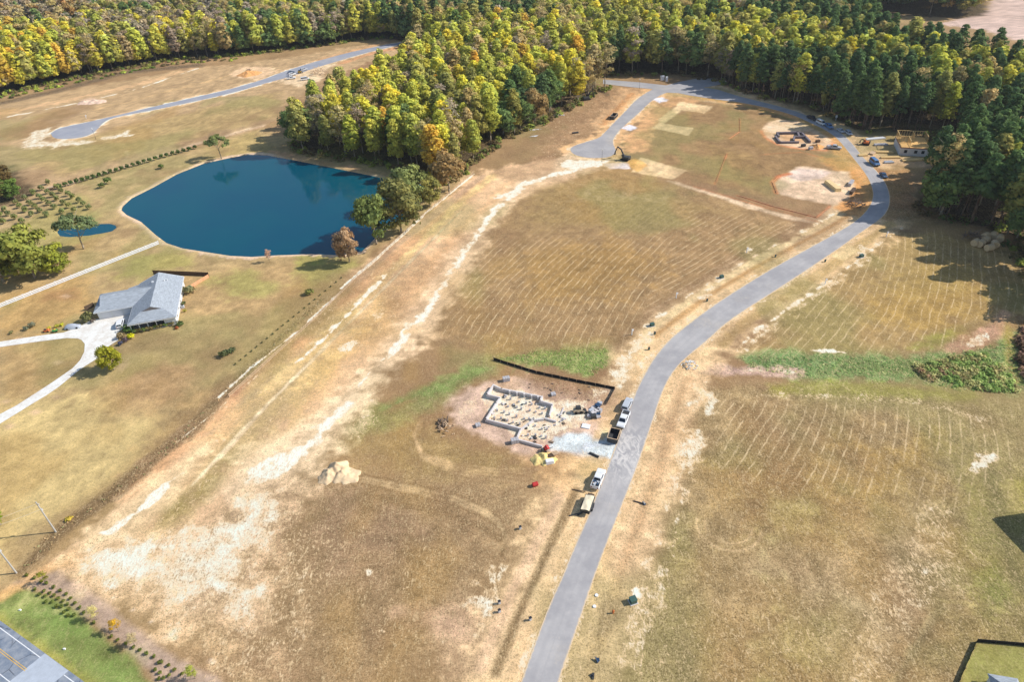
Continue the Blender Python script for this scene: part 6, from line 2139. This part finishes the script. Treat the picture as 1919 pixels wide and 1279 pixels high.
# dark wood pallets and timber by the sand
for px_, py_, lb in [(1031, 857, 'brown timber bundle on the yellow sand heap'), (1040, 852, 'pale board pile right of the red mixer')]:
    t = thing('timber_bundle', lb, 'timber', G(px_, py_), .3)
    for i in range(6):
        MB().box(-.9 + .05 * i, -.55 + .19 * i, .05, .9 - .06 * i, -.4 + .19 * i, .5 + .05 * (i % 2)).build('board', M_DARKW if px_ < 1035 else M_WOOD, t)


# skid steer
def skid(label, px, py, rz, m):
    t = thing('skid_steer', label, 'skid steer', G(px, py), rz)
    MB().box(-1.3, -.6, .35, .9, .6, 1.1, .04).build('body', m, t, .05)
    MB().box(-.7, -.5, 1.1, .6, .5, 2.0, .08).build('cab', M_STEEL, t, .05)
    MB().box(-.5, -.52, 1.25, .4, .52, 1.85).build('cab_window', M_GLASS, t)
    for s in (-1, 1):
        a = MB().beam((-1.1, s * .72, 1.3), (1.0, s * .72, .9), .14, .2).beam((1.0, s * .72, .9), (1.5, s * .72, .35), .14, .2).build('lift_arm', m, t)
        for x in (-.75, .55):
            MB().tube((x, s * .6, .38), (x, s * .92, .38), .38, n=12).build('wheel', M_TYRE, t)
    MB().add([(1.4, -.9, .05), (1.4, .9, .05), (2.1, .9, .05), (2.1, -.9, .05), (1.4, -.9, .6), (1.4, .9, .6)], [(0, 1, 2, 3), (0, 4, 5, 1), (0, 3, 4), (1, 5, 2)]).build('bucket', M_STEEL, t)
    return t


skid('dark skid steer loader between the foundation and the block pallets', 1084, 773, .1, M_TAN)
skid('yellow loader among the white vehicles on the far upper road', 562, 137, .4, M_YELLOW)


# open dumpsters
def dumpster(label, px, py, hx, hy, L, Wd, H, m, fill):
    a, b = G(px, py), G(hx, hy)
    t = thing('dumpster', label, 'dumpster', a, heading(a, b))
    q = MB()
    q.box(-L / 2, -Wd / 2, .2, L / 2, -Wd / 2 + .1, H).box(-L / 2, Wd / 2 - .1, .2, L / 2, Wd / 2, H).box(-L / 2, -Wd / 2 + .1, .2, -L / 2 + .1, Wd / 2 - .1, H).box(L / 2 - .1, -Wd / 2 + .1, .2, L / 2, Wd / 2 - .1, H)
    q.box(-L / 2 + .1, -Wd / 2 + .1, .2, L / 2 - .1, Wd / 2 - .1, .35)
    q.build('shell', m, t)
    r = MB()
    for s in (-1, 1):
        r.beam((-L / 2, s * Wd / 2, H + .04), (L / 2, s * Wd / 2, H + .04), .16, .1).beam((s * L / 2, -Wd / 2, H + .05), (s * L / 2, Wd / 2, H + .05), .16, .1)
    r.build('rim', M_WOOD if fill else m, t)
    for i in range(5):
        x = -L / 2 + L * (i + .5) / 5
        for s in (-1, 1):
            MB().box(x - .06, s * Wd / 2 - .06, .25, x + .06, s * Wd / 2 + .06, H - .1).build('rib', m, t)
    return t


dumpster('open black dumpster at the road edge beside the gravel drive', 1150, 822, 1157, 802, 3.6, 2.4, 1.5, M_STEEL, True)
dumpster('small dark dumpster on the left verge of the far lane', 1150, 221, 1158, 213, 6, 2.6, 1.6, M_STEEL, True)
# tan dump trailer behind the loaded pickup
a, b = G(1101, 952), G(1113, 918)
t = thing('dump_trailer', 'dusty tan dump trailer with ramps down, parked behind the white pickup', 'trailer', a, heading(a, b))
MB().box(-2.3, -1.0, .75, 2.3, 1.0, .9).build('frame', M_STEEL, t)
q = MB()
q.box(-2.2, -1.02, .9, 2.2, -.94, 1.6).box(-2.2, .94, .9, 2.2, 1.02, 1.6).box(2.12, -.94, .9, 2.2, .94, 1.6).box(-2.2, -.94, .9, -2.12, .94, 1.5)
q.build('side_panel', M_STEEL, t)
vs = []
q = MB()
gx = np.linspace(-2.1, 2.1, 14)
gy = np.linspace(-.93, .93, 8)
for j in range(8):
    for i in range(14):
        vs.append((gx[i], gy[j], 1.55 + .28 * math.sin((i + 1) * .6) * math.sin(j * .9) * .3 + .15 * (1 - abs(gy[j])) + rnd.uniform(-.03, .03)))
q.add(vs, [(j * 14 + i, j * 14 + i + 1, (j + 1) * 14 + i + 1, (j + 1) * 14 + i) for j in range(7) for i in range(13)])
q.build('tarp', mat('tan_tarp', C(238, 214, 182), .9, .12, 2.0, .3), t, smooth=True)
MB().beam((2.2, -.5, .7), (3.6, 0, .55), .12, .14).beam((2.2, .5, .7), (3.6, 0, .55), .12, .14).build('hitch', M_STEEL, t)
MB().box(2.35, -.7, .85, 2.95, .7, 1.3).build('tool_chest', M_DARKW, t, .04)
for x in (-.5, .45):
    for s in (-1, 1):
        MB().tube((x, s * 1.02, .4), (x, s * 1.28, .4), .4, n=12).build('wheel', M_TYRE, t)
for s in (-1, 1):
    MB().box(-1.0, s * 1.15 - .17, .84, .95, s * 1.15 + .17, .9).build('mudguard', M_STEEL, t)
for i_, (pa, pb) in enumerate([((1098, 964), (1066, 968)), ((1098, 962), (1082, 967))]):
    A_, B_2 = G(*pa), G(*pb)
    o = MB().beam((A_.x, A_.y, .7), (B_2.x, B_2.y, .05), .3, .08).build('loading_ramp', M_STEEL)
    tag(o, ['longer dark ramp reaching left from the rear of the tan trailer', 'shorter dark ramp beside the longer one at the tan trailer'][i_], 'ramp')
A_, B_2 = G(1097, 924), G(1072, 918)
tag(MB().beam((A_.x, A_.y, .3), (B_2.x, B_2.y, .08), .22, .1).build('timber_plank', M_DARKW), 'dark plank lying left between the white pickup and the tan trailer', 'plank')
A_, B_2 = G(1187, 940), G(1208, 946)
tag(MB().tube((A_.x, A_.y, .1), (B_2.x, B_2.y, .12), .13, n=8).build('dark_tube', M_BLACKP), 'thin black tube lying on the sand right of the road', 'pipe')  # thin dark tube laid flat on the sand
A_, B_2 = G(1105, 850), G(1122, 858)
tag(MB().tube((A_.x, A_.y, .15), (B_2.x, B_2.y, .15), .28, n=10).build('culvert_pipe', M_STEEL), 'dark culvert pipe under the mouth of the gravel drive', 'pipe')


# excavators
def excavator(label, px, py, rz, boom, m=M_STEEL, s=1.0):
    t = thing('excavator', label, 'excavator', G(px, py), rz)
    t.scale = (s, s, s)
    for q in (-1, 1):
        tk = MB()
        prof = [(-1.9, .25), (-2.05, .5), (-1.9, .8), (-1.6, .9), (1.6, .9), (1.9, .8), (2.05, .5), (1.9, .25), (1.6, .1), (-1.6, .1)]
        tk.side(prof, q * 1.15 - .3, q * 1.15 + .3)
        tk.build('track', M_TYRE, t, .04)
    MB().box(-1.9, -1.3, 1.0, 1.3, 1.3, 1.9, .06).build('body', m, t, .08)
    MB().box(-2.2, -1.3, 1.05, -1.5, 1.3, 2.1, .08).build('counterweight', M_STEEL, t, .1)
    MB().box(.2, .35, 1.9, 1.5, 1.3, 2.9, .08).build('cab', m, t, .06)
    MB().box(.3, .33, 2.1, 1.53, 1.32, 2.75).build('cab_window', M_GLASS, t)
    pts = boom
    q = MB()
    q.beam((.9, -.2, 1.7), pts[0], .42, .55).beam(pts[0], pts[1], .4, .48)
    q.build('boom', M_YELLOW if m is M_TAN else M_BLACKP, t)
    MB().beam(pts[1], pts[2], .34, .4).build('arm', M_YELLOW if m is M_TAN else M_BLACKP, t)
    e = Vector(pts[2])
    MB().add([e + Vector(v) for v in ((-.3, -.5, .2), (-.3, .5, .2), (.5, .5, -.6), (.5, -.5, -.6), (-.5, -.5, -.5), (-.5, .5, -.5))], [(0, 1, 2, 3), (0, 4, 5, 1), (4, 3, 2, 5), (0, 3, 4), (1, 5, 2)]).build('bucket', M_STEEL, t)


excavator('dark excavator with a raised arm beside the turning circle', 1172, 300, 2.5, [(2.6, -.2, 4.6), (4.4, -.2, 5.6), (5.8, -.2, 2.2)], M_STEEL, .95)
excavator('dark excavator parked against the grove, arm folded', 1099, 187, .3, [(2.2, -.2, 4.2), (3.4, -.2, 4.6), (4.4, -.2, 1.4)], M_STEEL, 1.0)
excavator('orange machine parked before the far framed house', 1622, 271, 2.6, [(1.6, -.2, 2.6), (2.6, -.2, 2.6), (3.2, -.2, 1.4)], M_ORANGE, .8)
t = thing('pipe_section', 'dark pipe section lying on the slope left of the turning circle', 'pipe', G(1078, 250), .2)
MB().tube((-1.6, 0, .4), (1.6, 0, .4), .4, n=12).build('shell', M_STEEL, t)
for px_, py_, lb in [(1046, 216, 'white sheet scraps on the grass beside the grove, upper'), (1004, 243, 'white sheet scraps on the grass beside the grove, middle'), (1000, 256, 'pale scraps on the grass beside the grove, lowest')]:
    t = thing('plastic_sheet', lb, 'sheet', G(px_, py_), 0)
    for i in range(5):
        q = MB().quad(*[(rnd.uniform(-1.6, 1.6) + i - 2, rnd.uniform(-1, 1), rnd.uniform(.08, .3)) for _ in range(4)])
        q.build('scrap', M_VINYL, t)

# raised building pads with cut edges
def padblock(px_pts, h, m=None):
    p = G2(px_pts)
    struct(MB().prism(p, -.1, h, .02).build('building_pad', m or M_PADS))


M_PADS = mat('pad_soil', C(236, 200, 146), 1.0, .12, .8, .3)
A_ = G(1560, 351)
o = MB().box(-1.2, -4.5, 0, 1.2, 4.5, 1.3, .15).build('sand_block', M_PADS)
o.location = A_
o.rotation_euler = (0, 0, .1)
tag(o, 'small cut earth bank standing on the pale building pad', 'earth bank')

# far block foundation
foundation('dark-walled block foundation on the far round sandy pad', 1492, 262, [
    ([(1456, 252), (1494, 251), (1502, 252), (1517, 268)], 1.1), ([(1494, 251), (1497, 258)], 1.1), ([(1508, 259), (1488, 259.5), (1487, 266)], 1.1), ([(1453, 258), (1461, 269), (1495, 268.5)], .9), ([(1456, 252), (1459, 257)], .8)], mat('dark_block', C(120, 112, 116), .9, .15, 3.0), .8, 1)
for k, (px_, py_, lb) in enumerate([(1505, 275, 'dark block stack at the near side of the far foundation'), (1532, 267, 'dark timber stack behind the orange dirt heap'), (1553, 277, 'small pale stack behind the silver pickup'), (1519, 280, 'grey stack lowest at the far foundation')]):
    pallet(lb, px_, py_, .3, [M_STEEL, M_DARKW, M_BLOCK, M_CMUD][k], (3, 2))
for k, (px_, py_, lb) in enumerate([(1594, 346, 'striped grey block stack on the orange corner of the pad'), (1597, 361, 'dark timber stack below the striped block stack')]):
    pallet(lb, px_, py_, .9, [M_CMUD, M_DARKW][k], (6, 2), s=(.8, .8, .6))
# framed house
a, b = G(1684, 291), G(1738, 294)
W_ = (b - a).length
t = thing('framed_house', 'half built house with a bare wooden deck and white wrapped walls', 'house under construction', a, heading(a, b))
D2 = (G(1667, 270) - a).dot(Vector((-math.sin(heading(a, b)), math.cos(heading(a, b)), 0)))
D2 = max(10.0, min(26.0, abs(D2)))
t.scale = (1, 1, 1.18)
MB().box(0, 0, 0, W_, D2, 2.7).build('wall', M_WRAP, t)
MB().box(-.1, -.1, 2.7, W_ + .1, D2 + .1, 3.0).build('band_board', mat('red_brown_board', C(150, 92, 84), .8, .2, 2), t)
MB().box(-.05, -.05, 3.0, W_ + .05, D2 + .05, 3.06).build('floor_deck', M_OSB, t)
for (x0_, y0_, x1_, y1_) in ((0, D2 * .45, 0, D2), (0, D2, W_ * .55, D2), (0, D2 * .45, W_ * .4, D2 * .45), (W_ * .55, D2 * .6, W_ * .55, D2), (W_ * .55, D2, W_, D2), (W_, D2 * .5, W_, D2), (W_ * .3, 0, W_ * .3, D2 * .45)):
    q = MB()
    q.beam((x0_, y0_, 5.4), (x1_, y1_, 5.4), .15, .15).beam((x0_, y0_, 3.12), (x1_, y1_, 3.12), .15, .12)
    L = math.hypot(x1_ - x0_, y1_ - y0_)
    n = max(2, int(L / 1.0))
    for i in range(n + 1):
        f = i / n
        x, y = x0_ + (x1_ - x0_) * f, y0_ + (y1_ - y0_) * f
        q.beam((x, y, 3.06), (x + .001, y, 5.4), .12, .12)
    q.build('stud_wall', M_LUMBER, t)
for x in (W_ * .2, W_ * .55, W_ * .8):
    MB().box(x - .6, -.04, 1.0, x + .6, -.002, 2.1).build('window_opening', M_GLASS, t)
for k, (px_, py_, rz_, lb, L, m_) in enumerate([(1640, 261, .1, 'long white lumber stack behind the orange machine', 9, M_VINYL), (1655, 286, -.2, 'lumber stack left of the framed house', 8, M_LUMBER), (1668, 296, -.1, 'lower lumber stack below the framed house', 8, M_LUMBER),
                                               (1635, 288, .8, 'greenish trash timber beside the far road', 4, M_WOOD), (1616, 292, .1, 'short lumber stack at the road side', 4, M_LUMBER), (1665, 305, 0, 'grey stacked boards before the framed house', 4, M_SILVER), (1712, 301, 0, 'long plank row before the framed house', 10, M_LUMBER), (1650, 272, 0, 'grey sheet stack between machine and framed house', 6, M_CMUD)]):
    t = thing('lumber_stack', lb, 'lumber', G(px_, py_), rz_)
    for i in range(4):
        MB().box(-L / 2 + .1 * i, -.9 + .45 * i, .05, L / 2 - .12 * i, -.5 + .45 * i, .55 + .08 * (i % 2)).build('board', m_, t)
# wood platform at the edge of the orchard
t = thing('wooden_bench', 'small grey slatted platform at the corner of the orchard', 'platform', G(96, 354), .3)
MB().box(-1.6, -.8, .7, 1.6, .8, .85).build('top', M_WOOD, t)
for x in (-1.4, 1.4):
    for s in (-1, 1):
        MB().box(x - .08, s * .6 - .08, 0, x + .08, s * .6 + .08, .7).build('leg', M_WOOD, t)
# two white utility cabinets at the far junction
for px_, py_, lb in [(1241, 150, 'white cabinet behind the far road junction, left'), (1249, 152, 'narrow pale cabinet behind the far road junction, right')]:
    box_thing('utility_cabinet', lb, 'utility box', px_, py_, 2.2 if px_ == 1241 else 1.2, 1.2, 2.4, M_VINYL, .1)
for px_, py_, lb in [(1546, 202, 'white sign post in the dark edge of the woods, upper'), (1566, 226, 'white sign post in the dark edge of the woods, lower')]:
    t = thing('sign_post', lb, 'sign', G(px_, py_), 0)
    MB().box(-.08, -.08, 0, .08, .08, 2.2).build('post', M_VINYL, t)
    MB().box(-.5, -.05, 1.5, .5, .05, 2.6).build('board', M_VINYL, t)

# ---------------------------------------------------------------- thin autumn haze filling the air over the whole site
hm = bpy.data.materials.new('thin_haze')
hm.use_nodes = True
hn = hm.node_tree
hn.nodes.remove(hn.nodes['Principled BSDF'])
vs_ = hn.nodes.new('ShaderNodeVolumeScatter')
vs_.inputs['Density'].default_value = .00007
vs_.inputs['Color'].default_value = (.93, .96, 1.0, 1)
vs_.inputs['Anisotropy'].default_value = .2
hn.links.new(vs_.outputs[0], hn.nodes['Material Output'].inputs['Volume'])
hz = MB().box(-1600, -400, -30, 1600, 1900, 160).build('haze', hm)
struct(hz, 'stuff')
sc.cycles.volume_bounces = 0
